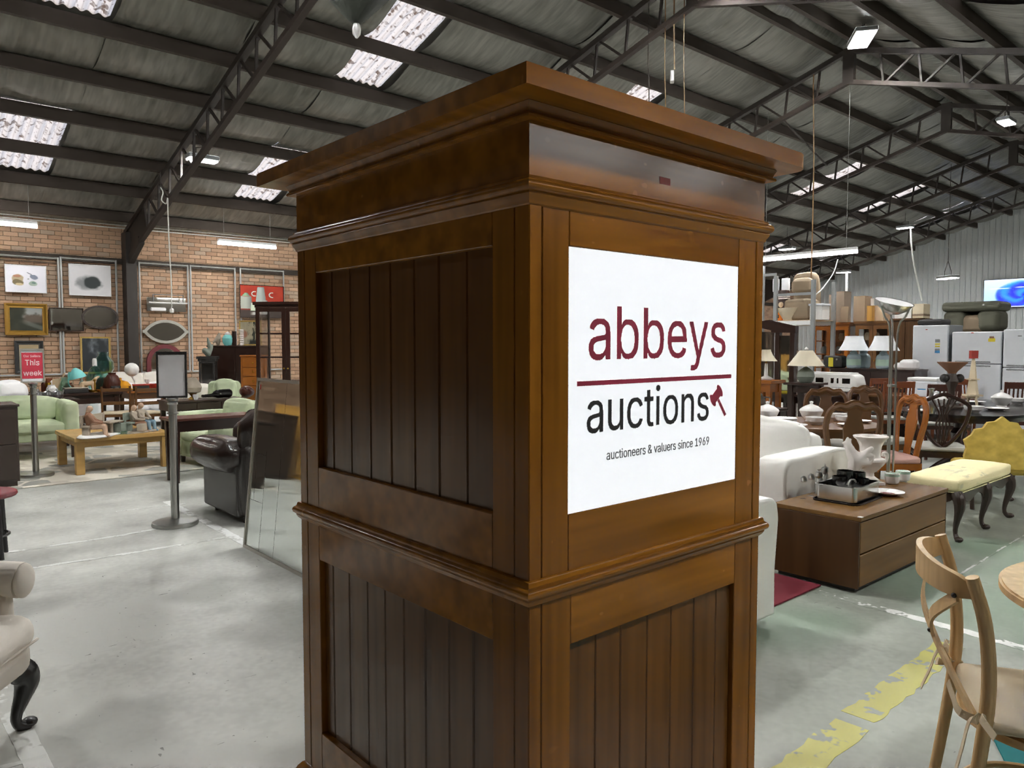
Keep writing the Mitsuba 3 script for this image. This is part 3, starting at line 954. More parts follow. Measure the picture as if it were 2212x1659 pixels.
def plain_table(L, W, H, top='mat_mahogany', leg='mat_mahogany', t=.035, apron=.10, lw=.035, rnd=.006):
    P = [('top', rbox(-L / 2, L / 2, -W / 2, W / 2, H - t, H, rnd), top),
         ('apron', fuse(box(-L / 2 + .06, L / 2 - .06, -W / 2 + .06, -W / 2 + .085, H - t - apron, H - t), box(-L / 2 + .06, L / 2 - .06, W / 2 - .085, W / 2 - .06, H - t - apron, H - t), box(-L / 2 + .06, -L / 2 + .085, -W / 2 + .085, W / 2 - .085, H - t - apron, H - t), box(L / 2 - .085, L / 2 - .06, -W / 2 + .085, W / 2 - .085, H - t - apron, H - t)), leg)]
    for sx in (-1, 1):
        for sy in (-1, 1):
            P.append(('leg', square_leg(sx * (L / 2 - .075), sy * (W / 2 - .075), 0, H - t, lw, lw * .6), leg))
    return P


def pedestal_table(R, H, top='mat_brown_wood', leg='mat_brown_wood', n=48, L=0):
    disc = sg.Point(0, 0).buffer(R, 24) if not L else shapely.LineString([(-L / 2, 0), (L / 2, 0)]).buffer(R, 24)
    P = [('top', fuse(prism(disc, .022, H - .026), prism(disc.buffer(-.006), .004, H - .004)), top), ('apron', prism(disc.buffer(-.07).difference(disc.buffer(-.09)), .06, H - .086), leg)]
    for px in ([0] if not L else [-L / 2, L / 2]):
        P.append(('pedestal', lathe([(.09, .18), (.10, .22), (.06, .28), (.045, .36), (.07, .46), (.085, .52), (.05, .58), (.06, H - .12), (.11, H - .03)], 16, (px, 0, 0)), leg))
        for k in range(4):
            a = k * PI / 2 + PI / 4
            P.append(('foot', tube(spline([(px + .05 * math.cos(a), .05 * math.sin(a), .26), (px + .22 * math.cos(a), .22 * math.sin(a), .17), (px + .40 * math.cos(a), .40 * math.sin(a), .03), (px + .45 * math.cos(a), .45 * math.sin(a), .025)], 4), .026, 8), leg))
    return P


def club_sofa(W, D=.85, H=.75, arm=.18, armh=.60, seat=.42, m='mat_green_cloth', cush=1, legm='mat_dark_wood', r=.05, back_cush=True, legs=.08):
    P = [('base', rbox(-W / 2 + .01, W / 2 - .01, -D / 2 + .02, D / 2 - .01, legs, seat - .12, .02), m),
         ('backrest', cushion(-W / 2 + arm * .6, W / 2 - arm * .6, D / 2 - .22, D / 2, seat - .14, H, r, .015, seed=1), m)]
    for s in (-1, 1):
        P.append(('arm', cushion(s * (W / 2 - arm / 2) - arm / 2, s * (W / 2 - arm / 2) + arm / 2, -D / 2, D / 2 - .02, legs + .01, armh, r, .012, seed=2 + s), m))
    w = (W - 2 * arm) / cush
    for i in range(cush):
        x = -W / 2 + arm + i * w
        P.append(('seat_cushion', cushion(x + .004, x + w - .004, -D / 2 - .01, D / 2 - .2, seat - .13, seat + .01, .045, .022, seed=5 + i), m))
        if back_cush:
            P.append(('back_cushion', xf(cushion(x + .01, x + w - .01, -.085, .085, 0, H - seat + .02, .06, .035, seed=8 + i), (0, D / 2 - .27, seat), rx=-.18), m))
    for sx in (-1, 1):
        for sy in (-1, 1):
            P.append(('leg', square_leg(sx * (W / 2 - .07), sy * (D / 2 - .09), 0, legs + .01, .025, .018), legm))
    return P


def cabinet(W, D, H, body='mat_dark_wood', front=None, rows=2, cols=2, plinth=.06, top=.025, knob='mat_brass', over=.015):
    """a cupboard or chest of drawers: body, top, a grid of drawer fronts with knobs"""
    front = front or body
    P = [('body', box(-W / 2, W / 2, -D / 2, D / 2, plinth, H - top), body), ('top', rbox(-W / 2 - over, W / 2 + over, -D / 2 - over, D / 2, H - top, H, .006), body), ('plinth', box(-W / 2 + .02, W / 2 - .02, -D / 2 + .02, D / 2 - .01, 0, plinth), body)]
    z0, z1 = plinth + .02, H - top - .02
    for i in range(rows):
        for j in range(cols):
            xa, xb = -W / 2 + .02 + (W - .04) * j / cols, -W / 2 + .02 + (W - .04) * (j + 1) / cols
            za, zb = z0 + (z1 - z0) * i / rows, z0 + (z1 - z0) * (i + 1) / rows
            P.append(('drawer', cbox(xa + .004, xb - .004, -D / 2 - .012, -D / 2 + .005, za + .004, zb - .004, .003), front))
            if knob:
                P.append(('>knob', ball(((xa + xb) / 2, -D / 2 - .022, (za + zb) / 2), .014, 1), knob))
    return P


def glass_cabinet(W, D, H, wood='mat_dark_wood', doors=2, shelves=3, base=.12, fr=.05, glass=True, back=True):
    P = ([('back_panel', box(-W / 2 + .02, W / 2 - .02, D / 2 - .02, D / 2, base, H - .06), wood)] if back else []) + [('base', box(-W / 2, W / 2, -D / 2, D / 2, 0, base), wood), ('cornice', fuse(box(-W / 2 - .03, W / 2 + .03, -D / 2 - .03, D / 2, H - .04, H), box(-W / 2 - .012, W / 2 + .012, -D / 2 - .012, D / 2, H - .075, H - .04)), wood)]
    for s in (-1, 1):
        P.append(('side_stile', [box(s * W / 2 - (.02 if s > 0 else 0), s * W / 2 + (.02 if s < 0 else 0), -D / 2, -D / 2 + fr, base, H - .075), box(s * W / 2 - (.02 if s > 0 else 0), s * W / 2 + (.02 if s < 0 else 0), D / 2 - fr, D / 2 - .02, base, H - .075)], wood))
        if glass:
            P.append(('side_pane', box(s * (W / 2 - .010) - .0015, s * (W / 2 - .010) + .0015, -D / 2 + fr, D / 2 - fr, base, H - .075), 'mat_glass'))
    for i in range(shelves):
        z = base + (H - .1 - base) * (i + 1) / (shelves + 1)
        P.append(('shelf', box(-W / 2 + .02, W / 2 - .02, -D / 2 + .03, D / 2 - .02, z - .009, z + .009), wood))
    w = W / doors
    for j in range(doors):
        x = -W / 2 + j * w
        z0, z1 = base + .005, H - .078
        y0, y1 = -D / 2 - .018, -D / 2 - .001
        P.append(('door', fuse(box(x + .003, x + fr, y0, y1, z0, z1), box(x + w - fr, x + w - .003, y0, y1, z0, z1), box(x + fr, x + w - fr, y0, y1, z1 - fr, z1), box(x + fr, x + w - fr, y0, y1, z0, z0 + fr)), wood))
        if glass:
            P.append(('>pane', box(x + fr, x + w - fr, -D / 2 - .010, -D / 2 - .008, z0 + fr, z1 - fr), 'mat_glass'))
        P.append(('>knob', ball((x + (w - fr / 2 if j == 0 else fr / 2), -D / 2 - .026, (z0 + z1) / 2), .012, 1), 'mat_brass'))
    return P


def picture(w, h, fn, frame='mat_gold_frame', fw_=.05, fd=.03, mount=0, gloss='mat_print', nx=40, nz=30):
    """a framed print hanging with its back at y = 0, lower left corner at the origin"""
    pr = [(0, 0), (0, fd), (fw_ * .25, fd), (fw_ * .7, fd * .55), (fw_, fd * .6), (fw_, 0)]
    m = printed(w - 2 * fw_ + .004, h - 2 * fw_ + .004, fn, gloss, 0, nx, nz)
    pm = T().translate([fw_ - .002, -fd * .35, fw_ - .002])
    V = None
    f, c = face(w - 2 * fw_ + .004, h - 2 * fw_ + .004, fn, 0, nx, nz)
    f.apply_translation((fw_ - .002, -fd * .35, fw_ - .002))
    return [('frame', sweep_frame(pr, w, h), frame, False), ('print', mikit.ply(f, gloss, False, color=c), ''), ('backing', box(.01, w - .01, -fd * .3, -.002, .01, h - .01), 'mat_black')]


def wall_mirror(w, h, frame, fw_=.04, fd=.03):
    pr = [(0, 0), (0, fd), (fw_ * .4, fd), (fw_, fd * .4), (fw_, 0)]
    return [('frame', sweep_frame(pr, w, h), frame, False), ('glass', box(fw_ - .003, w - fw_ + .003, -fd * .35, -.004, fw_ - .003, h - fw_ + .003), 'mat_mirror')]


def shade(r0, r1, h, m='mat_shade_white', curve=.0, n=28):
    """an open lamp shade, narrow r1 at the top; curve > 0 makes it bell-shaped"""
    ts = np.linspace(0, 1, 9)
    pr = [(r1 + (r0 - r1) * ((1 - t) ** (1 + curve)), t * h) for t in ts]
    return shell(pr, .004, n)


def table_lamp(body, shade_mesh, z_sh, bm, sm='mat_shade_white', extra=()):
    P = [('base', body, bm)] + list(extra)
    P.append(('stem', cyl((0, 0, z_sh * .6), (0, 0, z_sh + .03), .008, n=8), 'mat_brass'))
    P.append(('shade', xf(shade_mesh, (0, 0, z_sh)), sm))
    return P


def stanchion(H=1.0, rb=.178):
    return [('base', lathe([(rb, 0), (rb + .003, .012), (rb, .030), (rb - .01, .036), (.06, .048), (.04, .055)], 40), 'mat_steel_brushed'),
            ('post', lathe([(.032, .05), (.032, H - .10), (.046, H - .095), (.046, H - .088), (.034, H - .085), (.034, H - .01), (.028, H)], 24), 'mat_steel_brushed'),
            ('cap', lathe([(.040, H - .02), (.042, H - .005), (.030, H + .004)], 24), 'mat_chrome')]


def plate(r=.13, m='mat_china'):
    return [(None, lathe([(r * .55, 0), (r * .6, .004), (r * .97, .020), (r, .022), (r * .97, .024), (r * .58, .009), (.001, .008)], 24), m)]


def bowl(r=.11, h=.07, m='mat_china'):
    return [(None, shell([(r * .45, 0), (r * .5, .006), (r * .85, h * .45), (r, h)], .005, 24), m)]


def tureen(r=.13, m='mat_china'):
    return [('bowl', lathe([(r * .5, 0), (r * .45, .015), (r * .8, .05), (r, .10), (r * 1.03, .105)], 24), m), ('lid', lathe([(r * 1.02, .105), (r * .95, .12), (r * .55, .15), (.02, .165), (.012, .175), (.02, .19), (.001, .2)], 24), m)]


def carton(w, d, h, m='mat_cardboard'):
    return [('body', cbox(-w / 2, w / 2, -d / 2, d / 2, 0, h - .004, .004), m), ('flap', cbox(-w / 2, -.003, -d / 2, d / 2, h - .004, h, .001), m), ('flap', cbox(.003, w / 2, -d / 2, d / 2, h - .004, h, .001), m)]


def vase(prof, m, n=24): return [(None, lathe(prof, n), m, 50)]
# ------------------------------------------------------------------ left: pictures and panels on the brick wall
WY = BRICK_Y - .08


def wall_panel(pxa, pya, pxb, pyb, label, zb=.9):
    a, b = gy(pxa, pya, WY), gy(pxb, pyb, WY)
    z = (a[2] + b[2]) / 2
    r = .020
    P = [('top_rail', cyl((a[0], 0, z), (b[0], 0, z), r, n=8), 'mat_grey_tube'), ('upright', cyl((a[0], 0, zb), (a[0], 0, z + r), r, n=8), 'mat_grey_tube'), ('upright', cyl((b[0], 0, zb), (b[0], 0, z + r), r, n=8), 'mat_grey_tube'),
         ('bottom_rail', cyl((a[0], 0, zb), (b[0], 0, zb), r, n=8), 'mat_grey_tube'), ('cross_rail', cyl((a[0], 0, z - .09), (b[0], 0, z - .09), .008, n=6), 'mat_steel'),
         ('bracket', box(a[0] + .2, a[0] + .24, -.01, .08, z - .02, z + .02), 'mat_steel')]
    place('picture_rack', label, 'rack', P, (0, WY, 0))


wall_panel(-60, 548, 125, 557, 'grey tube rack on the brick wall behind the watercolour print')
wall_panel(131, 557, 250, 564, 'grey tube rack on the brick wall behind the charcoal print')
wall_panel(300, 567, 405, 575, 'grey tube rack on the brick wall behind the eye-shaped mirror')
wall_panel(411, 574, 507, 581, 'empty grey tube rack on the bare brick wall')
wall_panel(519, 581, 612, 586, 'grey tube rack on the brick wall behind the red still life')


def hang(px0, py0, px1, py1, y, parts_fn, label, cat_='picture', name='picture', group=None):
    """hangs a framed thing so that its corners show at the two pixels on the plane y"""
    a, b = gy(px0, py0, y), gy(px1, py1, y)
    return place(name, label, cat_, parts_fn(b[0] - a[0], a[2] - b[2]), (a[0], y, b[2]), group=group)


def watercolour(u, v):
    c = np.tile([.90, .90, .93], (len(u), 1))
    def el(cx, cy, a, b, col, rot=0.0):
        nonlocal c
        x, y = (u - cx) * math.cos(rot) + (v - cy) * math.sin(rot), -(u - cx) * math.sin(rot) + (v - cy) * math.cos(rot)
        d = (x / a) ** 2 + (y / b) ** 2 + (fb(u, v, 9, 3) - .5) * .8
        c = mixc(c, col, sst(1.1, .8, d))
    el(.30, .48, .15, .20, (.72, .66, .55)); el(.28, .60, .10, .06, (.70, .52, .42)); el(.30, .36, .14, .12, (.45, .40, .28), -.3); el(.33, .29, .10, .05, (.78, .72, .58))
    el(.70, .58, .12, .08, (.50, .53, .60), -.7); el(.60, .70, .10, .018, (.50, .52, .56), -.6); el(.68, .33, .11, .09, (.66, .72, .68)); el(.70, .36, .06, .04, (.45, .55, .52)); el(.56, .5, .03, .02, (.55, .58, .55))
    return c


def charcoal(u, v):
    n = fb(u, v, 5, 2, 4)
    d = ((u - .55) / .20) ** 2 + ((v - .42) / .20) ** 2
    e = ((u - .45) / .36) ** 2 + ((v - .40) / .27) ** 2
    t = sst(1.35, .4, d + (n - .5)) * .85 + sst(1.2, .3, e + (n - .5) * 1.6) * .45
    t = np.where((u < .10) | (u > .92) | (v < .16) | (v > .85), 0, t)
    return mixc((.86, .86, .87), (.10, .13, .13), np.clip(t, 0, .92))


def landscape(u, v):
    n = fb(u, v, 5, 4, 4)
    c = mixc(np.array([.20, .20, .15]), (.10, .12, .08), n)
    sky = sst(.55, .75, v + (n - .5) * .5) * sst(.35, .60, u + (n - .5) * .3)
    c = mixc(c, (.62, .64, .64), sky * .9)
    c = mixc(c, (.42, .34, .30), sst(.25, .1, np.abs(v - .52)) * sst(.35, .5, u) * .6)
    return mixc(c, (.36, .38, .36), sst(.14, .05, np.abs(v - .30 + (u - .6) * .5)) * sst(.3, .6, u) * .7)


def still_life(u, v):
    n = fb(u, v, 4, 6, 3)
    c = mixc(np.array([.62, .20, .08]), (.48, .10, .06), n)
    c = mixc(c, (.20, .16, .14), sst(.28, .20, v))
    def jar(cx, w0, w1, z0, z1, col):
        nonlocal c
        t = (v - z0) / (z1 - z0)
        w = w0 + (w1 - w0) * t
        m_ = sst(w, w * .85, np.abs(u - cx)) * sst(0, .04, t) * sst(1.0, .96, t)
        k = np.clip((u - cx) / w, -1, 1)
        c = mixc(c, np.array(col), m_)
        c = mixc(c, (.25, .27, .26), m_ * np.clip(k, 0, 1) * .5)
    jar(.13, .15, .13, .26, .66, (.66, .68, .64)); jar(.13, .10, .03, .66, .76, (.50, .62, .50)); jar(.47, .15, .08, .30, .97, (.66, .70, .68)); jar(.34, .12, .10, .20, .46, (.74, .78, .70)); jar(.57, .10, .05, .28, .55, (.60, .62, .60))
    for cx, cz, r in ((.33, .74, .085), (.74, .72, .09)):
        d = np.abs(np.sqrt(((u - cx) / .8) ** 2 + ((v - cz) * 1.2) ** 2) - r)
        c = mixc(c, (.78, .80, .76), sst(.022, .012, d) * (u < cx + .02))
    return mixc(c, (.70, .70, .68), sst(.06, .03, np.abs(v - .13 - .1 * (u - .4))) * sst(.2, .3, u) * sst(.7, .6, u))


def lily_print(u, v):
    n = fb(u, v, 6, 9, 4)
    c = mixc(np.array([.52, .48, .38]), (.62, .60, .52), n)
    f = fb(u * 3, v * .6, 6, 5, 3)
    c = mixc(c, (.10, .12, .10), sst(.50, .62, f) * sst(.30, .45, u) * .9)
    c = mixc(c, (.10, .12, .10), sst(.28, .1, v) * sst(.4, .5, u) * sst(.85, .75, u) * .9)
    return mixc(c, (.52, .30, .22), sst(.2, .1, np.hypot(u - .2, v - .45)) * .7)


MATTED = [False]


def dark_abstract(u, v):
    n = fb(u, v, 4, 12, 4)
    if MATTED[0]:
        d = np.maximum(np.abs(u - .5), np.abs(v - .5))
        return mixc(np.array([.10, .11, .10]), (.62, .55, .42), sst(.27, .29, d))
    return mixc(np.array([.12, .14, .15]), (.36, .38, .40), sst(.5, .75, n + .25 * (u + v - 1)))


hang(9, 570, 101, 634, WY - .03, lambda w, h: picture(w, h, watercolour, 'mat_white_metal', .014, .03, gloss='mat_print', nx=72, nz=56), 'white-framed watercolour of shells and fans on the brick wall', group='pictures on the brick wall')
hang(147, 569, 240, 641, WY - .03, lambda w, h: picture(w, h, charcoal, 'mat_white_metal', .014, .03, nx=72, nz=56), 'white-framed charcoal print of a dark shell on the brick wall', group='pictures on the brick wall')
hang(8, 654, 103, 724, WY - .03, lambda w, h: picture(w, h, landscape, 'mat_gold_frame', .085, .06, nx=60, nz=44), 'dark landscape painting in a wide gilt frame on the brick wall', group='pictures on the brick wall')
hang(517, 614, 613, 688, WY - .05, lambda w, h: picture(w, h, still_life, 'mat_dark_wood', .012, .03, nx=90, nz=70), 'red still life of jugs, unframed, above the display cabinet', group='pictures on the brick wall')
MATTED[0] = True
hang(30, 736, 95, 806, WY - .03, lambda w, h: picture(w, h, dark_abstract, 'mat_black', .075, .03), 'dark picture in a wide black frame with silver corners, behind the red sign', group='pictures on the brick wall')
MATTED[0] = False
hang(172, 727, 240, 806, WY - .05, lambda w, h: picture(w, h, dark_abstract, 'mat_gold_pale', .035, .03), 'grey picture in a thin pale gilt frame behind the glass vases', group='pictures on the brick wall')
a = gy(520, 688, 13.6); b = gy(570, 748, 13.6)
SMALL_PIC = (a, b)

# frameless mirrors and the odd shaped ones
hang(105, 664, 181, 716, WY - .03, lambda w, h: wall_mirror(w, h, 'mat_dark_wood', .022, .03), 'dark-framed rectangular mirror between the gilt painting and the oval mirror', 'mirror', 'wall_mirror')


def oval_mirror(w, h, pointed, fm, t=.05, n=48):
    if pointed:
        R = (h / 2 + (w / 2) ** 2 / (h / 2)) / 2
        g = sg.Point(0, R - h / 2).buffer(R, 96).intersection(sg.Point(0, h / 2 - R).buffer(R, 96))
        g = g.union(sg.box(-w / 2, -.02, w / 2, .02).buffer(.012))
    else:
            g = sa.scale(sg.Point(0, 0).buffer(1, 32), w / 2, h / 2)
    g = sa.translate(g, w / 2, h / 2)
    i = g.buffer(-t)
    return [('frame', xf(stand(prism(g.difference(i.buffer(-.004)), .03)), (0, -.03, 0)), fm), ('glass', xf(stand(prism(i, .008)), (0, -.02, 0)), 'mat_mirror', False)]


hang(308, 690, 406, 742, WY - .03, lambda w, h: oval_mirror(w, h, True, 'mat_silver_frame', .055), 'eye-shaped mirror with a pale silver frame on the brick wall', 'mirror', 'eye_mirror')
hang(175, 659, 256, 711, WY - .03, lambda w, h: oval_mirror(w, h, False, 'mat_dark_wood', .035), 'dark oval mirror with a row of beads on the brick wall', 'mirror', 'oval_mirror')


def arched_mirror(w, h):
    g = sg.box(0, 0, w, h - w / 2).union(sa.scale(sg.Point(w / 2, h - w / 2).buffer(w / 2, 24), 1, 1))
    i = g.buffer(-.085)
    return [('frame', xf(stand(prism(g.difference(i), .05)), (0, -.05, 0)), 'mat_wine_red'), ('glass', xf(stand(prism(i.buffer(.004), .008)), (0, -.02, 0)), 'mat_mirror', False)]


hang(315, 744, 397, 850, WY - .05, arched_mirror, 'arched mirror in a broad dark red frame below the eye-shaped mirror', 'mirror', 'arched_mirror')


def glass_shelf(w, h):
    return [('backing', box(0, w, -.012, 0, .0, h * .75), 'mat_mirror', False), ('shelf', rbox(0, w, -.16, -.01, h * .42, h * .50, .01), 'mat_white_plastic'), ('rail', [cyl((.08, -.14, h * .9), (w - .08, -.14, h * .9), .010, n=6), cyl((.09, -.14, h * .5), (.09, -.14, h * .9), .01, n=6), cyl((w - .09, -.14, h * .5), (w - .09, -.14, h * .9), .01, n=6)], "mat_chrome"),
            ('towel_roll', rbox(.05, w * .45, -.12, -.02, .0, h * .2, .02), 'mat_white_cloth'), ('soap_dish', xf(bowl(.05, .04)[0][1], (w * .85, -.09, h * .5)), 'mat_china')]


hang(316, 632, 401, 674, WY - .03, glass_shelf, 'white bathroom shelf with mirror backing hung above the eye-shaped mirror', 'shelf', 'bathroom_shelf')

# hanging power cord
a = gd(355, 418, 11.6)
cord = spline([gd(347, 405, 11.6), gd(352, 416, 11.6), gd(349, 432, 11.6), gd(359, 440, 11.6), gd(362, 428, 11.6), gd(363, 470, 11.6), gd(367, 560, 11.6), gd(370, 610, 11.6), gd(371, 668, 11.6)], 6)
place('hanging_power_cord', 'white power cord with a socket on its end, hanging from the dark truss', 'cord', [('cord', tube(cord, .009, 6), 'mat_cord_white'), ('socket', xf(lathe([(.012, 0), (.032, .01), (.034, .06), (.015, .075)], 10), cord[-1] - (0, 0, .06)), 'mat_white_plastic'), ('hook', tube([cord[0] + (0, 0, .25), cord[0]], .006, 6), 'mat_steel')])

# ------------------------------------------------------------------ left: furniture on the floor
place('patterned_rug', 'pale grey and cream patterned rug under the oak coffee table', 'rug', [(None, box(-.2, 3.45, 9.15, 12.2, .002, .010), 'mat_rug', False)])
CT = [('top_frame', fuse(rbox(-.52, .52, -.54, -.44, .375, .425, .008), rbox(-.52, .52, .44, .54, .375, .425, .008), rbox(-.52, -.42, -.44, .44, .375, .425, .008), rbox(.42, .52, -.44, .44, .375, .425, .008)), 'mat_oak'),
      ('top_panel', box(-.43, .43, -.45, .45, .385, .418), 'mat_oak'), ('apron', fuse(box(-.48, .48, -.50, -.47, .31, .376), box(-.48, .48, .47, .50, .31, .376), box(-.48, -.45, -.47, .47, .31, .376), box(.45, .48, -.47, .47, .31, .376)), 'mat_oak')]
for sx in (-1, 1):
    for sy in (-1, 1):
        CT.append(('leg', cbox(sx * .46 - .045, sx * .46 + .045, sy * .48 - .045, sy * .48 + .045, .0, .375, .004), 'mat_oak'))
place('coffee_table', 'low square oak coffee table with thick legs on the patterned rug', 'table', CT, (2.36, 10.12, .010))


# two resin groups of seated figures
def seated(x, y, z, s, rot, cm, legm):
    j = [(0, 0, .10, .034), (0, .015, .17, .036), (0, .02, .215, .016), (0, .005, .245, .026), (.03, -.02, .095, .026), (-.03, -.02, .095, .026), (.035, -.10, .09, .020), (-.035, -.10, .09, .020), (.035, -.11, .02, .014), (-.035, -.11, .02, .014), (.045, .01, .19, .018), (-.045, .01, .19, .018), (.06, -.03, .14, .013), (-.06, -.03, .14, .013), (.02, -.08, .125, .012), (-.02, -.08, .125, .012), (.038, -.135, .01, .012), (-.038, -.135, .01, .012)]
    body = blob(j, [(0, 1), (1, 2), (1, 10), (1, 11), (10, 12), (11, 13), (12, 14), (13, 15)], .008, 3)
    head = blob(j, [(2, 3)], .008, 2)
    legs = blob(j, [(0, 4), (0, 5), (4, 6), (5, 7), (6, 8), (7, 9), (8, 16), (9, 17)], .008, 3)
    f = lambda m: xf(m, (x, y, z), rot, s=s)
    return [('figure', f(body), cm), ('>head', f(head), 'mat_skin_resin'), ('>legs', f(legs), legm)]


def figure_group(two=True):
    base = lathe([(.20, 0), (.21, .008), (.19, .022), (.001, .024)], 28); base.apply_scale((1.15, .62, 1))
    P = [('base', base, 'mat_china' if not two else 'mat_resin')]
    bench = fuse(rbox(-.16, .16, -.01, .07, .085, .105, .006), rbox(-.15, -.12, 0, .06, .02, .09, .004), rbox(.12, .15, 0, .06, .02, .09, .004), rbox(-.16, .16, .06, .075, .12, .19, .006), rbox(-.15, -.13, .055, .07, .1, .19, .004), rbox(.13, .15, .055, .07, .1, .19, .004))
    P.append(('bench', bench, 'mat_resin' if not two else 'mat_stone_green'))
    if two:
        P += seated(-.055, .02, .0, .95, .25, 'mat_resin', 'mat_resin_brown') + seated(.045, .015, .0, 1.0, -.1, 'mat_resin', 'mat_resin_blue')
        P.append(('basket', rbox(-.15, -.07, -.11, -.05, .02, .09, .008), 'mat_resin'))
    else:
        P += seated(-.10, .01, .0, 1.0, .5, 'mat_resin_brown', 'mat_skin_resin')
        P.append(('table', cat(rbox(-.02, .17, -.11, -.01, .11, .125, .005), cyl((.07, -.06, .02), (.07, -.06, .115), .014, n=8)), 'mat_resin'))
        P.append(('basket', rbox(.10, .19, -.13, -.05, .02, .10, .01), 'mat_stone_green'))
    return P


place('resin_figurine', 'resin figurine of a lone seated person at a small table, on a white oval base', 'figurine', figure_group(False), gz(216, 940, .437) - (0, 0, .010), .75, s=1.35)
place('resin_figurine', 'resin figurine of two seated people on a bench, right one in blue trousers', 'figurine', figure_group(True), gz(304, 931, .437) - (0, 0, .010), .75, s=1.3)
for k, (px, py) in enumerate(((255, 934), (268, 938), (262, 930))):
    place('glass_dish', 'small clear glass dish between the two figurines on the coffee table', 'dish', [(None, shell([(.02, 0), (.03, .01), (.045, .045)], .004, 16), 'mat_glass_teal')], gz(px, py, .435) - (0, 0, .007), group='glass dishes on the coffee table')

place('tub_sofa', 'pale green upholstered tub sofa behind the oak coffee table', 'sofa', club_sofa(1.42, .84, .76, .17, .73, .47, 'mat_green_cloth', 1, back_cush=True, legs=.24), (1.50, 11.55, .010), 0)
place('tub_sofa', 'pale green armchair standing side-on behind the dark desk', 'armchair', club_sofa(1.05, .86, .76, .20, .64, .43, 'mat_green_cloth', 1, legs=.10), (3.50, 9.45, 0), -PI / 2 + .15)
place('tub_sofa', 'pale green armchair whose rounded top shows above the dark desk', 'armchair', club_sofa(.62, .70, .94, .15, .66, .43, 'mat_green_cloth', 1), (*gd(487, 830, 11.0)[:2], 0), -.3)

# stanchions with sign holders
ST = made(stanchion(1.02))
p = gz(78, 1030)
place('stanchion', 'chrome stanchion post with a round base holding the red sign', 'stanchion', ST, (p[0], p[1], .010))
q = gz(379, 1133)
place('stanchion', 'chrome stanchion post with a round base holding the blank white sign', 'stanchion', ST, (q[0], q[1], 0))


def sign_holder(red):
    P = [('clamp', lathe([(.036, 0), (.048, .008), (.048, .022), (.036, .03)], 20), 'mat_chrome'), ('frame', fuse(box(-.115, -.100, -.012, .012, .04, .40), box(.100, .115, -.012, .012, .04, .40), box(-.115, .115, -.014, .014, .385, .41), box(-.115, .115, -.014, .014, .03, .045)), 'mat_black' if not red else 'mat_silver_frame'),
         ('paper', box(-.102, .102, -.006, .006, .044, .388), 'mat_sign_white')]
    if red:
        P.append(('print', box(-.102, .102, -.008, -.005, .075, .365), mat('sign_red_print', '#c23a4a', .5)))
        for t, a, b, z, h in (('Our Sellers', -.08, .08, .315, .024), ('This', -.068, .068, .225, .060), ('week', -.088, .088, .110, .055)):
            P.append(('>lettering', xf(lettering(t, a, b, z, h, .0015, True), (0, -.008, 0)), mat('sign_pink', '#f3d5d8', .5), False))
    return P


ang = math.atan2(p[0], p[1])
place('sign_holder', 'red sign reading This week in a silver frame on the far stanchion', 'sign', sign_holder(True), (p[0], p[1], 1.035), -ang)
ang = math.atan2(q[0], q[1])
place('sign_holder', 'blank white sign in a black frame on the near stanchion', 'sign', sign_holder(False), (q[0], q[1], 1.025), -ang - .1)

# brown leather recliner seen from behind and the side
RC = [('base', rbox(-.44, .44, -.40, .38, .06, .40, .03), 'mat_leather_side'), ('back_shell', cushion(-.42, .42, .20, .46, .05, .66, .07, .015, seed=3), 'mat_leather_side'), ('backrest', cushion(-.38, .38, .16, .46, .42, .93, .13, .03, seed=4), 'mat_leather_brown'),
      ('seat_cushion', cushion(-.27, .27, -.46, .22, .30, .47, .06, .03, seed=6), 'mat_leather_brown')]
for s in (-1, 1):
    RC.append(('arm', rbox(s * .36 - .09, s * .36 + .09, -.44, .36, .05, .50, .025), 'mat_leather_side'))
    RC.append(('>arm_pad', cushion(s * .40 - .16, s * .40 + .16, -.50, .34, .43, .67, .10, .03, seed=7 + s), 'mat_leather_brown'))
for sx in (-1, 1):
    for sy in (-1, 1):
        RC.append(('foot', cyl((sx * .36, sy * .33, 0), (sx * .36, sy * .33, .07), .025, n=10), 'mat_black'))
RC.append(('tag', box(-.16, -.11, .476, .480, .42, .46), 'mat_sign_white'))
place('recliner', 'dark brown leather recliner seen from behind, beside the leaning mirror', 'recliner', RC, (2.80, 6.50, 0), PI)

# big leaning mirror
MH = 1.255
LM = [('frame', fuse(box(0, 1.86, -.012, .012, 0, .022), box(0, 1.86, -.012, .012, MH - .022, MH), box(0, .022, -.012, .012, .022, MH - .022), box(1.838, 1.86, -.012, .012, .022, MH - .022)), 'mat_silver_frame'),
      ('glass', box(.020, 1.84, -.003, .004, .020, MH - .020), 'mat_mirror', False)]
for a, b, c, d in ((.26, .262, .02, .74), (.50, .502, .02, MH - .02), (.10, .102, .36, .70), (.02, .26, .36, .362), (.10, .26, .70, .702)):
    LM.append(('engraved_line', box(a, b, -.0036, -.003, c, d), 'mat_steel', False))  # thin dark strips laid on the glass
LM.append(('sticker', (box(.035, .05, -.005, -.003, MH - .085, MH - .05)), 'mat_sign_white', 30, 'small white sticker'))
LM.append(('sticker', (box(.052, .066, -.005, -.003, MH - .085, MH - .05)), 'mat_sticker_red', 30, 'small red sticker'))
lm = T().translate([2.13, 5.44, 0.0]).rotate([0, 0, 1], -90).rotate([1, 0, 0], -6.0)
place('leaning_mirror', 'large silver-framed mirror with thin dark lines leaning left of the podium', 'mirror', LM, tw=lm)

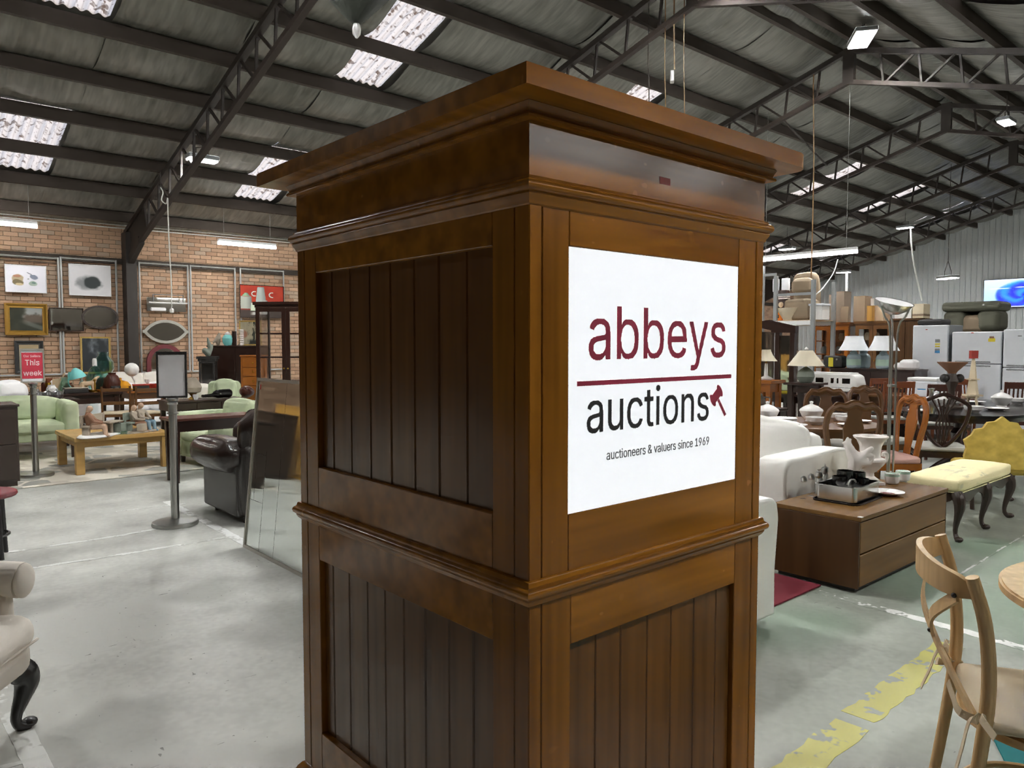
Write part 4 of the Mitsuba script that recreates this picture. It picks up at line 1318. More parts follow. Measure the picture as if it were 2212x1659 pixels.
# goods left of the frame that the mirror shows, and the one edge of them in view
place('sideboard', 'dark wooden sideboard cut by the left edge of the photo', 'sideboard', cabinet(.95, .50, .87, 'mat_dark_wood', rows=2, cols=2), (.80, 9.55, 0), 0)
place('honey_sideboard', 'honey-coloured timber sideboard that shows only in the leaning mirror', 'sideboard', cabinet(1.7, .55, 1.15, 'mat_honey', rows=2, cols=3), (-1.35, 11.6, 0), PI / 2)
place('dark_bookcase', 'dark bookcase that shows only in the leaning mirror', 'bookcase', cabinet(.75, .4, 1.0, 'mat_dark_wood', rows=3, cols=1), (-.60, 11.35, 0), PI / 2)

# round side table at the left edge
p = gz(25, 1062, .47) - rt * .20
SB = [('top', lathe([(.17, .425), (.195, .432), (.205, .446), (.200, .462), (.185, .470), (.001, .470)], 36), 'mat_wine_red')]
for k in range(4):
    a = k * PI / 2 + .55
    SB.append(('leg', cat(cyl((.155 * math.cos(a), .155 * math.sin(a), 0), (.13 * math.cos(a), .13 * math.sin(a), .43), .014, .019, 10)), 'mat_black_satin'))
SB.append(('ring', tube([(.145 * math.cos(t), .145 * math.sin(t), .16) for t in np.linspace(0, 2 * PI, 25)[:-1]], .009, 6, closed=True), 'mat_black_satin'))
place('bar_stool', 'round stool with a dark red top and black legs at the left edge', 'stool', SB, (p[0], p[1], 0))
place('paper_plate', 'pale pink plate lying on the dark red stool', 'plate', [(None, lathe([(.05, 0), (.09, .012), (.088, .014), (.001, .004)], 20), 'mat_seat_pink')], (p[0] + .01, p[1] + .02, .4705))

# cream armchair at the lower left
AC = [('seat_cushion', cushion(-.35, .35, -.38, .24, .33, .455, .055, .022, seed=2), 'mat_cream_cloth'), ('seat_rail', cushion(-.35, .35, -.36, .30, .225, .345, .04, .012, seed=4), 'mat_cream_cloth'),
      ('piping', tube([(-.345, -.375, .348), (.345, -.375, .348)], .006, 6), 'mat_cream_cloth'),
      ('backrest', xf(cushion(-.33, .33, -.08, .08, .0, .60, .07, .03, seed=6), (0, .34, .36), rx=-.2), 'mat_cream_cloth')]
for s in (-1, 1):
    AC.append(('arm', cushion(s * .37 - .055, s * .37 + .055, -.26, .36, .30, .56, .05, .01, seed=9), 'mat_cream_cloth'))
    AC.append(('>arm_roll', tube(spline([(s * .385, .40, .60), (s * .385, 0, .585), (s * .385, -.24, .575), (s * .385, -.30, .570)], 4), .070, 14), 'mat_cream_cloth'))
    AC.append(('>scroll', ball((s * .385, -.31, .568), .068, 2, (1, .35, 1)), 'mat_cream_cloth'))
    AC.append(('leg', cabriole(s * .305, -.315, .245, s * .85, -.55, .042, 12), 'mat_black_satin'))
    AC.append(('leg', tube(spline([(s * .30, .30, .26), (s * .31, .33, .12), (s * .32, .37, 0)], 4), .024, 8), 'mat_black_satin'))
c0 = np.array([0.50, 3.40])
c1 = c0 + np.array([-.59, -.80]) * .35 + np.array([-.80, .59]) * .37
place('cream_armchair', 'cream upholstered armchair with black cabriole legs, cut by the left edge', 'armchair', AC, (c1[0], c1[1], 0), math.atan2(.80, .59))

# ------------------------------------------------------------------ left: tables of bric-a-brac in front of the wall
place('dining_table', 'long dark mahogany dining table crowded with glass and lamps', 'table', plain_table(1.75, .95, .76, 'mat_mahogany_dark', 'mat_mahogany_dark', .04, .13), (2.25, 13.2, 0), 0)
place('side_table', 'small orange-brown table holding the amber cake dome and a red box', 'table', plain_table(.80, .75, .75, 'mat_orange_wood', 'mat_brown_wood', .03, .10), (3.62, 13.2, 0), 0)
LC = made(ladder_chair('mat_brown_wood', 'mat_linen', 2, .86))
for i, (px, rz) in enumerate(((252, 2.9), (312, 3.2))):
    p = gd(px, 900, 11.55)
    place('ladder_back_chair', ('dark ladder-back chair below the amber dome', 'dark ladder-back chair below the red box')[i], 'chair', LC, (p[0], p[1], 0), rz, 'ladder-back chairs left of the near stanchion')
place('white_sofa', 'long white sofa seen between the legs of the ladder-back chairs', 'sofa', club_sofa(2.0, .85, .74, .22, .56, .43, 'mat_white_cloth', 2), (4.0, 14.9, 0), 0)
place('grey_sofa', 'pale grey fabric sofa whose back shows behind the globe lamp', 'sofa', club_sofa(1.9, .85, .90, .2, .62, .43, 'mat_cream_cloth', 2), (4.35, 16.0, 0), 0)
place('desk', 'dark narrow desk with three drawers behind the near stanchion', 'desk',
      [('top', rbox(-.52, .52, -.24, .24, .73, .755, .005), 'mat_mahogany_dark'), ('case', box(-.50, .50, -.22, .22, .62, .73), 'mat_mahogany_dark')] + [('drawer', cbox(-.48 + .325 * k, -.48 + .31 + .325 * k, -.232, -.215, .635, .72, .003), 'mat_mahogany_dark') for k in range(3)] +
      [('leg', square_leg(sx * .46, sy * .19, 0, .63, .026, .018), 'mat_mahogany_dark') for sx in (-1, 1) for sy in (-1, 1)], (3.55, 10.42, 0), 0)
place('console_table', 'low dark red table in front of the dark desk, cut by the leaning mirror', 'table', plain_table(.95, .40, .70, 'mat_mahogany', 'mat_mahogany_dark', .03, .12), (2.98, 8.55, 0), 0)


def on(px, py, z): return gz(px, py, z)


# goods on the tables (their feet on z = .76 or .75)
def put_on(name, label, cat_, parts, px, dep_y, z, rz=0, group=None, s=1.0):
    """stands a thing on the plane z where the column px of the photo meets y = dep_y"""
    d = ray(px, 743)
    t = dep_y / d[1]
    return place(name, label, cat_, parts, (CAM[0] + d[0] * t, dep_y, z), rz, group, s)


put_on('desk_lamp', 'turquoise metal desk lamp with a bell-shaped head', 'lamp', [('base', lathe([(.09, 0), (.09, .015), (.03, .03)], 24), 'mat_turquoise'), ('arm', tube(spline([(-.02, 0, .02), (-.13, 0, .14), (-.14, 0, .32), (-.12, 0, .40)], 5), .014, 8), 'mat_turquoise'),
       ('head', xf(shell([(.16, 0), (.155, .02), (.11, .12), (.05, .18), (.025, .2)], .004, 24), (.02, 0, .28), ry=-.25), 'mat_turquoise')], 163, 13.0, .76, s=.78)
place_glass = put_on('glass_vase', 'large bulbous teal glass vase, biggest of the group', 'vase', [(None, shell([(.08, 0), (.15, .06), (.235, .22), (.22, .38), (.12, .50), (.09, .56), (.12, .60)], .008, 32), 'mat_glass_teal')], 222, 13.3, .96, s=.68)
put_on('wooden_box', 'dark wooden box on the long table under the big teal vase', 'box', [('body', rbox(-.13, .13, -.10, .10, 0, .17, .008), 'mat_mahogany'), ('lid', rbox(-.14, .14, -.11, .11, .17, .20, .008), 'mat_mahogany')], 222, 13.3, .76)
put_on('glass_vase', 'slim pale glass vase with a white cap beside the teal one', 'vase', [('body', shell([(.07, 0), (.13, .12), (.15, .25), (.09, .40), (.04, .47)], .006, 24), 'mat_glass_teal'), ('cap', lathe([(.042, .46), (.04, .56), (.03, .60), (.001, .61)], 16), 'mat_china')], 203, 13.0, .76, s=.85)
put_on('globe_lamp', 'white globe table lamp on a thin white stem', 'lamp', [('base', lathe([(.08, 0), (.08, .02), (.02, .03)], 20), 'mat_white_plastic'), ('stem', tube(spline([(.06, 0, .02), (.05, 0, .10), (0, 0, .22)], 4), .012, 8), 'mat_white_plastic'), ('globe', ball((0, 0, .33), .11, 3), 'mat_white_plastic', True)], 283, 13.3, .75)
put_on('cake_dome', 'amber glass cake dome with a round knob', 'dome', [('plate', lathe([(.10, 0), (.18, .02), (.18, .03), (.001, .028)], 28), 'mat_amber'), ('dome', lathe([(.155, .03), (.15, .09), (.10, .15), (.03, .17), (.015, .18), (.022, .20), (.001, .215)], 28), 'mat_amber')], 258, 13.05, .75)
put_on('trinket_box', 'black and dark red trinket box beside the amber dome', 'box', [('body', rbox(-.11, .11, -.07, .07, 0, .08, .01), 'mat_black'), ('lid', rbox(-.115, .115, -.075, .075, .08, .105, .01), 'mat_red_box')], 302, 12.95, .75)
put_on('red_bowl', 'red lacquer bowl at the right end of the orange-brown table', 'bowl', [(None, shell([(.06, 0), (.09, .03), (.12, .09)], .006, 24), 'mat_red_box')], 330, 13.2, .75)
put_on('glass_jug', 'clear glass jug with a slanting handle', 'jug', [('body', shell([(.05, 0), (.07, .05), (.06, .16), (.04, .2), (.055, .24)], .004, 20), 'mat_glass_teal'), ('handle', tube(spline([(.055, 0, .2), (.11, 0, .17), (.065, 0, .05)], 5), .008, 6), 'mat_glass_teal')], 137, 12.9, .76)
put_on('picture_easel', 'pale wooden stand with a leaning bone-coloured stick', 'stand', [('foot', rbox(-.12, .12, -.05, .05, 0, .02, .005), 'mat_pale_wood'), ('stick', tube([(-.06, 0, .02), (.06, 0, .30)], .011, 6), 'mat_pale_wood'), ('back', rbox(-.10, .02, .02, .035, .02, .22, .004), 'mat_pale_wood')], 128, 12.95, .76)
put_on('jewel_case', 'long flat black case with a grey lid', 'box', [('body', rbox(-.16, .16, -.08, .08, 0, .065, .008), 'mat_black'), ('lid', rbox(-.16, .16, -.08, .08, .065, .085, .008), 'mat_resin')], 160, 12.82, .76)
put_on('wooden_clock', 'red-brown wooden mantel clock at the left of the long table', 'clock', [('case', rbox(-.09, .09, -.05, .05, 0, .22, .01), 'mat_red_wood'), ('dial', xf(lathe([(.055, 0), (.055, .008), (.001, .009)], 20), (0, -.05, .14), rx=PI / 2), 'mat_china_cream'), ('base', rbox(-.11, .11, -.065, .065, -.0, .025, .006), 'mat_red_wood')], 112, 13.2, .76)
put_on('wooden_horse', 'carved pale wooden horse standing on the long table', 'figurine', [(None, blob([(-.07, 0, .13, .035), (.07, 0, .14, .038), (.11, 0, .21, .022), (.15, 0, .235, .016), (-.08, .02, .02, .012), (-.08, -.02, .02, .012), (.07, .02, .02, .012), (.07, -.02, .02, .012), (-.12, 0, .08, .01)], [(0, 1), (1, 2), (2, 3), (0, 4), (0, 5), (1, 6), (1, 7), (0, 8)], .012, 4), 'mat_pale_wood')], 187, 12.85, .76)
put_on('dark_jar', 'dark red-brown pottery jar below the teal vase', 'jar', vase([(.06, 0), (.11, .05), (.12, .15), (.08, .24), (.05, .27), (.06, .29)], 'mat_mahogany'), 240, 12.9, .76)
put_on('old_camera', 'old black camera on the front edge of the long table', 'camera', [('body', rbox(-.07, .07, -.03, .03, 0, .09, .008), 'mat_black'), ('lens', xf(lathe([(.03, 0), (.03, .05), (.024, .055), (.001, .05)], 16), (0, -.03, .045), rx=PI / 2), 'mat_chrome')], 247, 12.80, .76)
for k, px in enumerate((196, 214, 232)):
    put_on('trinket', ('brass trinket dish', 'orange glazed trinket dish', 'green glazed trinket dish')[k] + ' at the front edge of the long table', 'dish', [(None, shell([(.03, 0), (.05, .02), (.06, .04)], .004, 16), ('mat_brass', 'mat_orange_wood', 'mat_stone_green')[k])], px, 12.8, .76, group='trinket dishes on the long table')
# silver on the low table behind the tub sofa
place('low_table', 'low dark table of silverware behind the green tub sofa', 'table', plain_table(1.3, .6, .72, 'mat_mahogany_dark', 'mat_mahogany_dark', .03, .1), (1.75, 12.35, 0), 0)
for k, px in enumerate((78, 98, 120)):
    put_on('silver_dish', ('silver tea pot', 'dark silver tray set', 'silver gravy boat')[k] + ' on the low table behind the tub sofa', 'silverware', [('body', lathe([(.04, 0), (.07, .02), (.085, .06), (.06, .10), (.02, .115), (.012, .14), (.001, .15)], 20), 'mat_chrome'), ('spout', tube(spline([(.07, 0, .04), (.12, 0, .07), (.14, 0, .12)], 4), .012, 8), 'mat_chrome')], px, 12.3, .72, .4 * k)
put_on('white_pillow', 'white pillow propped at the left edge above the dark sideboard', 'pillow', [(None, xf(cushion(-.26, .26, -.09, .09, -.16, .16, .08, .06, seed=4), (0, 0, .17), rx=-.35), 'mat_white_cloth')], 18, 12.35, .72, .4, s=.75)

# desk goods
put_on('guitar_case', 'long black bottle-shaped case lying on the dark desk', 'case', [('body', tube(spline([(-.20, 0, .04), (-.08, 0, .045), (.0, 0, .06), (.12, 0, .065), (.20, 0, .06)], 5), np.interp(np.linspace(0, 1, 21), [0, .3, .5, .9, 1], [.018, .022, .055, .062, .04]), 14), 'mat_black_gloss'), ('clasp', ball((.03, -.055, .065), .014, 1), 'mat_chrome')], 466, 10.35, .755)
put_on('wooden_compote', 'carved wooden pine-cone ornament on a small foot', 'ornament', [('foot', lathe([(.06, 0), (.05, .02), (.02, .04), (.05, .08)], 18), 'mat_gold_frame'), ('cone', lathe([(.02, .07), (.10, .10), (.115, .16), (.09, .23), (.05, .28), (.001, .30)], 18), 'mat_resin')], 414, 10.4, .755)
put_on('china_cup', 'small white and red china cup on the dark desk', 'cup', [(None, shell([(.025, 0), (.035, .03), (.04, .07)], .004, 16), 'mat_china')], 420, 10.3, .755)
put_on('fur_hat', 'dark brown fur hat on the corner of the desk', 'hat', [(None, puff(ball((0, 0, .075), .10, 3, (1, 1, .8)), .012, 3, 14), 'mat_mahogany')], 531, 10.40, .755)
place('white_chair', 'white upholstered chair showing right of the blank sign', 'armchair', club_sofa(.72, .7, .86, .12, .58, .43, 'mat_cream_cloth', 1), (*gd(424, 830, 11.2)[:2], 0), -.2)

# tallboy, glazed cases and the display cabinet left of the podium
place('tallboy', 'plain dark wooden tallboy with ornaments on top', 'cabinet', cabinet(.88, .48, 1.47, 'mat_mahogany_dark', rows=1, cols=2, knob=None), (gd(516, 743, 12.7)[0], gd(516, 743, 12.7)[1], 0), -.62)
tb = gd(516, 743, 12.7)
off = lambda dx, dy=0.0: (tb[0] + dx * math.cos(-.62) - dy * math.sin(-.62), tb[1] + dx * math.sin(-.62) + dy * math.cos(-.62), 1.47)
place('teal_jar', 'teal and white ginger jar on the tallboy', 'jar', [('body', lathe([(.05, 0), (.08, .04), (.09, .12), (.06, .17), (.04, .18)], 24), 'mat_turquoise'), ('lid', lathe([(.045, .18), (.05, .20), (.02, .225), (.001, .235)], 20), 'mat_china')], off(-.18))
place('wine_bottle', 'dark brown bottle standing beside the teal jar', 'bottle', vase([(.036, 0), (.038, .02), (.038, .16), (.036, .24)], 'mat_mahogany_dark', 16), off(-.075))
tw_ = [('base', rbox(-.04, .04, -.04, .04, 0, .02, .004), 'mat_china_cream')] + [('tier', cbox(-.034, .034, -.034, .034, .022 + .032 * k, .048 + .032 * k, .003), 'mat_china_cream') for k in range(8)]
place('stacked_tower', 'cream stacked tower ornament on the tallboy', 'ornament', tw_, off(.04))
place('carved_bird', 'grey carved bird ornament on the left corner of the tallboy', 'ornament', [(None, blob([(0, 0, .03, .03), (0, 0, .11, .045), (.02, 0, .19, .022), (.05, 0, .20, .008), (-.08, 0, .05, .012)], [(0, 1), (1, 2), (2, 3), (1, 4)], .012, 3), 'mat_resin')], off(-.34))
place('framed_print', 'gilt-framed print of dark lilies standing on the tallboy', 'picture', picture(.36, .42, lily_print, 'mat_gold_pale', .022, .025, nx=44, nz=50), (off(.20)[0] - .16, off(.20)[1] + .10, 1.47), -.45)
p = gd(450, 800, 12.0)
place('narrow_showcase', 'narrow black glazed showcase left of the tallboy', 'cabinet', glass_cabinet(.24, .24, 1.30, 'mat_black', 1, 2, .1, .03), (p[0], p[1], 0), -.5)
place('driftwood', 'grey driftwood ornament on the narrow black showcase', 'ornament', [(None, blob([(0, 0, .02, .05), (-.06, 0, .07, .045), (.05, 0, .10, .04), (.02, 0, .20, .025), (.0, 0, .27, .012), (.09, 0, .16, .015)], [(0, 1), (0, 2), (2, 3), (3, 4), (2, 5)], .014, 3), 'mat_stone_green')], (p[0], p[1], 1.32), .4)
p = gd(633, 800, 10.3)
place('display_cabinet', 'tall dark glazed display cabinet with open door, just left of the podium', 'cabinet', glass_cabinet(.85, .40, 2.06, 'mat_mahogany_dark', 2, 4, .35, .055, back=False), (p[0], p[1], 0), -.85)
CB = made(cabinet(.36, .30, .70, 'mat_orange_wood', rows=4, cols=1))
p = gd(549, 800, 11.9)
place('letter_box', 'small stack of orange-brown drawers left of the display cabinet', 'drawers', CB, (p[0], p[1], .62), -.5)
place('plant_table', 'dark square table carrying the small stack of drawers', 'table', plain_table(.5, .42, .62, 'mat_mahogany_dark', 'mat_mahogany_dark'), (p[0], p[1], 0), -.5)
p = gd(548, 915, 7.7)
place('leather_bag', 'dark brown leather bag behind the recliner', 'bag', [('body', cushion(-.19, .19, -.10, .10, 0, .26, .07, .03, seed=5), 'mat_leather_brown'), ('handle', tube(spline([(-.10, 0, .25), (-.06, 0, .36), (.06, 0, .36), (.10, 0, .25)], 5), .012, 6), 'mat_leather_brown')], (p[0], p[1], .45), .2)
place('ottoman', 'dark leather ottoman carrying the leather bag', 'ottoman', [('body', cushion(-.3, .3, -.25, .25, .06, .45, .05, .012, seed=6), 'mat_leather_side')] + [('foot', cyl((sx * .22, sy * .18, 0), (sx * .22, sy * .18, .08), .022, n=8), 'mat_black') for sx in (-1, 1) for sy in (-1, 1)], (p[0], p[1], 0), .2)

# more small goods on the long table and the low table
SHAPES = {'bottle': [(.035, 0), (.038, .01), (.038, .13), (.014, .17), (.013, .22), (.016, .225)], 'goblet': [(.035, 0), (.03, .008), (.007, .02), (.007, .08), (.035, .11), (.042, .16)], 'pot': [(.04, 0), (.065, .03), (.07, .08), (.045, .12), (.05, .13)], 'candlestick': [(.045, 0), (.04, .015), (.012, .03), (.018, .10), (.010, .16), (.022, .19), (.02, .20)]}
for k, (px, y, shp, m, lab) in enumerate(((92, 13.3, 'bottle', 'mat_mahogany', 'dark brown bottle at the left of the long table, behind the red sign'), (101, 12.95, 'goblet', 'mat_brass', 'brass goblet left of the wooden mantel clock'), (120, 13.3, 'candlestick', 'mat_chrome', 'silver candlestick behind the glass jug'), (146, 13.35, 'pot', 'mat_red_wood', 'red-brown pot behind the flat black case'), (174, 13.3, 'bottle', 'mat_stone_green', 'green bottle right of the turquoise lamp'), (184, 13.35, 'candlestick', 'mat_brass', 'brass candlestick beside the green bottle'), (236, 13.35, 'goblet', 'mat_orange_wood', 'wooden goblet right of the big teal vase'), (245, 13.1, 'pot', 'mat_black', 'black pot left of the amber dome'), (316, 13.35, 'goblet', 'mat_china', 'white goblet between the trinket box and the red bowl'), (108, 12.85, 'pot', 'mat_china', 'small white pot at the left front of the long table'), (202, 12.82, 'candlestick', 'mat_gold_frame', 'short gilt candlestick in front of the slim glass vase'))):
    put_on('small_' + shp, lab, shp, [(None, lathe(SHAPES[shp], 16), m)], px, y, .76 if px < 255 else .75)
# ------------------------------------------------------------------ right: white sofas, low chest, bench
FACE_X = -PI / 2                                          # front towards -x
def span(px0, px1, x): a, b = gx(px0, 743, x), gx(px1, 743, x); return (a[1] + b[1]) / 2, a[1] - b[1]
def zat(px, py, x): return gx(px, py, x)[2]


place('red_rug', 'dark red rug showing between the white sofas and the low chest', 'rug', [(None, box(3.1, 4.46, 2.19, 4.6, .002, .010), 'mat_red_rug', False)])


def white_sofa(W, cush, H=.80):
    aw = .24
    P = [('base', rbox(-W / 2 + .05, W / 2 - .05, -.42, .44, .09, .33, .03), 'mat_leather_white'), ('backrest', cushion(-W / 2 + aw * .8, W / 2 - aw * .8, .24, .46, .12, H - .06, .07, .015, seed=1), 'mat_leather_white')]
    for s in (-1, 1):
        sec = sg.Polygon([(-.46, .06), (-.455, .30), (-.485, .58), (-.47, .66), (-.42, .70), (-.2, .70), (.3, .715), (.46, .70), (.47, .06)]).buffer(.02).buffer(-.02)
        m = xf(stand(prism(sec.buffer(-.02), aw - .04)), (0, -(aw - .04) / 2, 0), rz=PI / 2)
        a = [xf(stand(prism(sec.buffer(-.02 + d), aw - .04 + 2 * (.02 - math.sqrt(max(0, .0004 - d * d))) - .04 + .0)), (0, 0, 0)) for d in (0,)]
        hull = blob_sec(sec, aw)
        P.append(('arm', xf(hull, (s * (W / 2 - aw / 2), 0, 0)), 'mat_leather_white'))
    w = (W - 2 * aw) / cush
    for i in range(cush):
        x = -W / 2 + aw + i * w
        P.append(('seat_cushion', cushion(x + .004, x + w - .004, -.44, .26, .31, .46, .05, .022, seed=5 + i), 'mat_leather_white'))
        P.append(('back_cushion', xf(cushion(x + .01, x + w - .01, -.10, .10, -.01, .43, .075, .05, seed=8 + i), (0, .17, .455), rx=-.22), 'mat_leather_white'))
        P.append(('>piping', xf(tube([(x + .05, -.02, .425), (x + w / 2, -.02, .445), (x + w - .05, -.02, .425)], .006, 6), (0, .17, .455), rx=-.22), 'mat_leather_white'))
    for sx in (-1, 1):
        for sy in (-1, 1):
            P.append(('foot', square_leg(sx * (W / 2 - .1), sy * .36, 0, .10, .03, .025), 'mat_black'))
    return P


def blob_sec(sec, w, r=.028):
    """a slab of thickness w across x with the side outline sec (in y, z) and rounded edges"""
    rings = []
    for t in np.linspace(0, PI, 9):
        d = r * (1 - math.sin(t))
        x = -w / 2 + r * (1 - math.cos(t)) if t < PI / 2 else w / 2 - r * (1 + math.cos(t))
        g = sec.buffer(-d, join_style=1) if d > 1e-6 else sec
        c = np.array(g.exterior.coords)[:-1]
        L = np.linspace(0, g.exterior.length, 72, endpoint=False)
        s0 = g.exterior.project(sg.Point(-.46, .06))
        rings.append(np.array([(x, *g.exterior.interpolate((s0 + l) % g.exterior.length).coords[0]) for l in L]))
    V = np.vstack(rings); n = 72; F = []
    for i in range(len(rings) - 1):
        for j in range(n):
            q = (j + 1) % n
            F += [(i * n + j, i * n + q, (i + 1) * n + q), (i * n + j, (i + 1) * n + q, (i + 1) * n + j)]
    for row, fl in ((0, 0), (len(rings) - 1, 1)):
        V = np.vstack([V, rings[row].mean(0)])
        for j in range(n):
            q = (j + 1) % n
            F.append((row * n + q, row * n + j, len(V) - 1) if not fl else (row * n + j, row * n + q, len(V) - 1))
    m = trimesh.Trimesh(V, np.array(F), process=False)
    trimesh.repair.fix_normals(m)
    return m


# nearer sofa faces +x (its outer arm shows), the further one faces -x
place('white_leather_sofa', 'white leather sofa directly behind the podium, showing the outside of its arm', 'sofa', white_sofa(1.9, 2), (3.18, 2.03 + .95, 0), PI / 2)
place('white_leather_sofa', 'white leather sofa with plump back cushion beyond the low chest', 'sofa', white_sofa(1.75, 1, .86), (5.28, 2.62 + .875, 0), FACE_X)

CH = [('carcass', fuse(box(-.69, .69, -.255, .28, .03, .44)), 'mat_walnut'), ('top', rbox(-.70, .70, -.285, .285, .44, .468, .004), 'mat_walnut_front'), ('end_panel', [cbox(-.70, -.682, -.275, .28, .03, .44, .003), cbox(.682, .70, -.275, .28, .03, .44, .003)], 'mat_walnut'),
      ('plinth', box(-.66, .66, -.24, .26, 0, .03), 'mat_black'), ('corner_cap', rbox(-.703, -.672, -.288, -.262, .4665, .4705, .001), 'mat_china')]
for z0, z1 in ((.04, .232), (.242, .432)):
    CH.append(('drawer', cbox(-.680, .680, -.277, -.25, z0, z1, .003), 'mat_walnut_front'))
place('low_chest', 'low brown two-drawer chest carrying kitchenware', 'chest', CH, (5.17, 2.245, 0), 0)
ZC = .4685


def oc(px, py): return gz(px, py, ZC)


for i, (px, py) in enumerate(((1735, 1077), (1752, 1071))):
    place('glass_shaker', ('glass shaker with a domed steel cap, nearest the chest corner', 'glass shaker with a domed steel cap, second from the chest corner')[i], 'shaker', [('body', lathe([(.021, 0), (.023, .01), (.020, .06), (.019, .11), (.018, .115)], 12), 'mat_glass'), ('cap', lathe([(.020, .113), (.022, .125), (.019, .14), (.010, .15), (.001, .153)], 16), 'mat_chrome')], oc(px, py), .3, 'glass shakers on the low chest')
for i, (px, py, h) in enumerate(((1768, 1066, .17), (1781, 1060, .19))):
    place('pepper_mill', ('steel and glass grinder behind the glass shakers', 'tall steel grinder with a cross handle behind the glass shakers')[i], 'grinder', [('body', lathe([(.024, 0), (.024, h * .6), (.020, h * .65), (.026, h * .72), (.024, h * .86), (.012, h * .9)], 16), 'mat_chrome'), ('handle', cat(cyl((0, 0, h * .88), (0, 0, h), .005, n=8)), 'mat_chrome'), ('bar', cyl((-.025, 0, h * .97), (.025, 0, h * .97), .004, n=8), 'mat_chrome')], oc(px, py), .5 * i, 'grinders on the low chest')
# stainless roasting pan with pots and lids in it, black tray below
pc = (oc(1835, 1097) + oc(1890, 1062)) / 2
pc = np.array([4.97, 2.27, ZC])
g = sg.box(-.17, -.10, .17, .10).buffer(.03)
pan = fuse(prism(g.difference(g.buffer(-.006)), .085, .012), prism(g, .012, .0), prism(g.buffer(.014).difference(g.buffer(-.006)), .004, .094))
place('roasting_pan', 'shiny steel roasting pan full of black-handled pots', 'pan', [('body', pan, 'mat_chrome'), ('lid', xf(cat(prism(sa.scale(sg.Point(0, 0).buffer(.10, 24), 1.15, .9), .006)), (-.07, -.045, .085), rx=.25), 'mat_chrome'), ('>handle', tube(spline([(-.14, -.05, .10), (-.10, -.05, .125), (-.04, -.05, .125), (.0, -.05, .105)], 4), .007, 6), 'mat_steel_brushed')], pc + (0, 0, .012), .04)
place('baking_tray', 'black baking tray under the steel roasting pan', 'tray', [(None, fuse(prism(g.buffer(.02), .003), prism(g.buffer(.025).difference(g.buffer(.018)), .011)), 'mat_black_gloss')], pc, .04)
for k, (dx, dy, r) in enumerate(((.05, .045, .052), (.135, .0, .050), (-.02, .05, .045), (.09, -.055, .040))):
    place('black_pot', ('black pot with an angled lid in the roasting pan, at the back', 'black mug standing in the roasting pan, at its right end', 'black pot in the middle of the roasting pan', 'small black cup at the front of the roasting pan')[k], 'pot', [('body', shell([(r * .8, 0), (r, .02), (r, .15 - .015 * k)], .004, 18), 'mat_black_gloss'), ('handle', tube(spline([(r, 0, .08), (r + .03, 0, .07), (r + .028, 0, .035), (r, 0, .03)], 4), .006, 6), 'mat_black_gloss')], pc + (dx, dy, .026), k, 'black pots in the roasting pan')
p = oc(1917, 1069)
place('meat_plate', 'white plate with a dark red pattern at the edge of the low chest', 'plate', [('plate', lathe([(.05, 0), (.055, .006), (.105, .024), (.108, .026), (.10, .026), (.055, .010), (.001, .009)], 28), 'mat_china'), ('pattern', lathe([(.048, .0102), (.02, .0104), (.001, .0104)], 20), 'mat_wine_red'), ('stand_ring', lathe([(.06, 0), (.062, .004), (.05, .005)], 20), 'mat_wine_red')], p)
for i, (px, py) in enumerate(((1927, 1045), (1950, 1039))):
    place('banded_bowl', ('white cup with a pale green band, nearer of two', 'white cup with a pale green band, further of two')[i], 'cup', [('body', shell([(.030, 0), (.045, .01), (.052, .04), (.049, .078)], .004, 22), 'mat_china'), ('band', lathe([(.0520, .058), (.0503, .074)], 22), 'mat_china_green')], oc(px, py), group='banded cups on the low chest')
p = oc(1893, 1046)
UR = [('base', fuse(box(-.075, .075, -.075, .075, 0, .02)), 'mat_china_cream'), ('body', lathe([(.07, .02), (.065, .035), (.03, .06), (.028, .085), (.06, .11), (.095, .15), (.105, .175), (.10, .19), (.073, .20), (.068, .22), (.075, .28), (.095, .325), (.118, .345), (.122, .355), (.115, .358), (.10, .345), (.07, .28), (.06, .22), (.001, .2)], 36), 'mat_china_cream')]
for s in (-1, 1):
    UR.append(('handle', tube(spline([(s * .095, 0, .155), (s * .135, 0, .17), (s * .14, 0, .215), (s * .115, 0, .225), (s * .105, 0, .20)], 5), .013, 8), 'mat_china_cream'))
place('urn', 'cream ceramic urn with two scroll handles at the back of the low chest', 'urn', UR, (5.60, 2.40, ZC), -.5)
j = [(0, 0, .03, .032), (0, 0, .09, .030), (-.02, 0, .16, .046), (.01, 0, .21, .030), (.03, 0, .262, .019), (-.06, 0, .20, .020), (-.10, 0, .235, .013), (-.11, 0, .19, .012), (-.09, 0, .15, .016), (.055, 0, .262, .006), (.03, 0, .292, .007), (.015, 0, .285, .006), (.045, 0, .240, .007)]
place('rooster', 'cream ceramic rooster figure between the pan and the urn', 'figurine', [(None, blob(j, [(0, 1), (1, 2), (2, 3), (3, 4), (2, 5), (5, 6), (5, 7), (2, 8), (8, 7), (4, 9), (4, 10), (4, 11), (4, 12)], .010, 3), 'mat_china_cream')], (5.36, 2.42, ZC), 2.2, s=1.22)

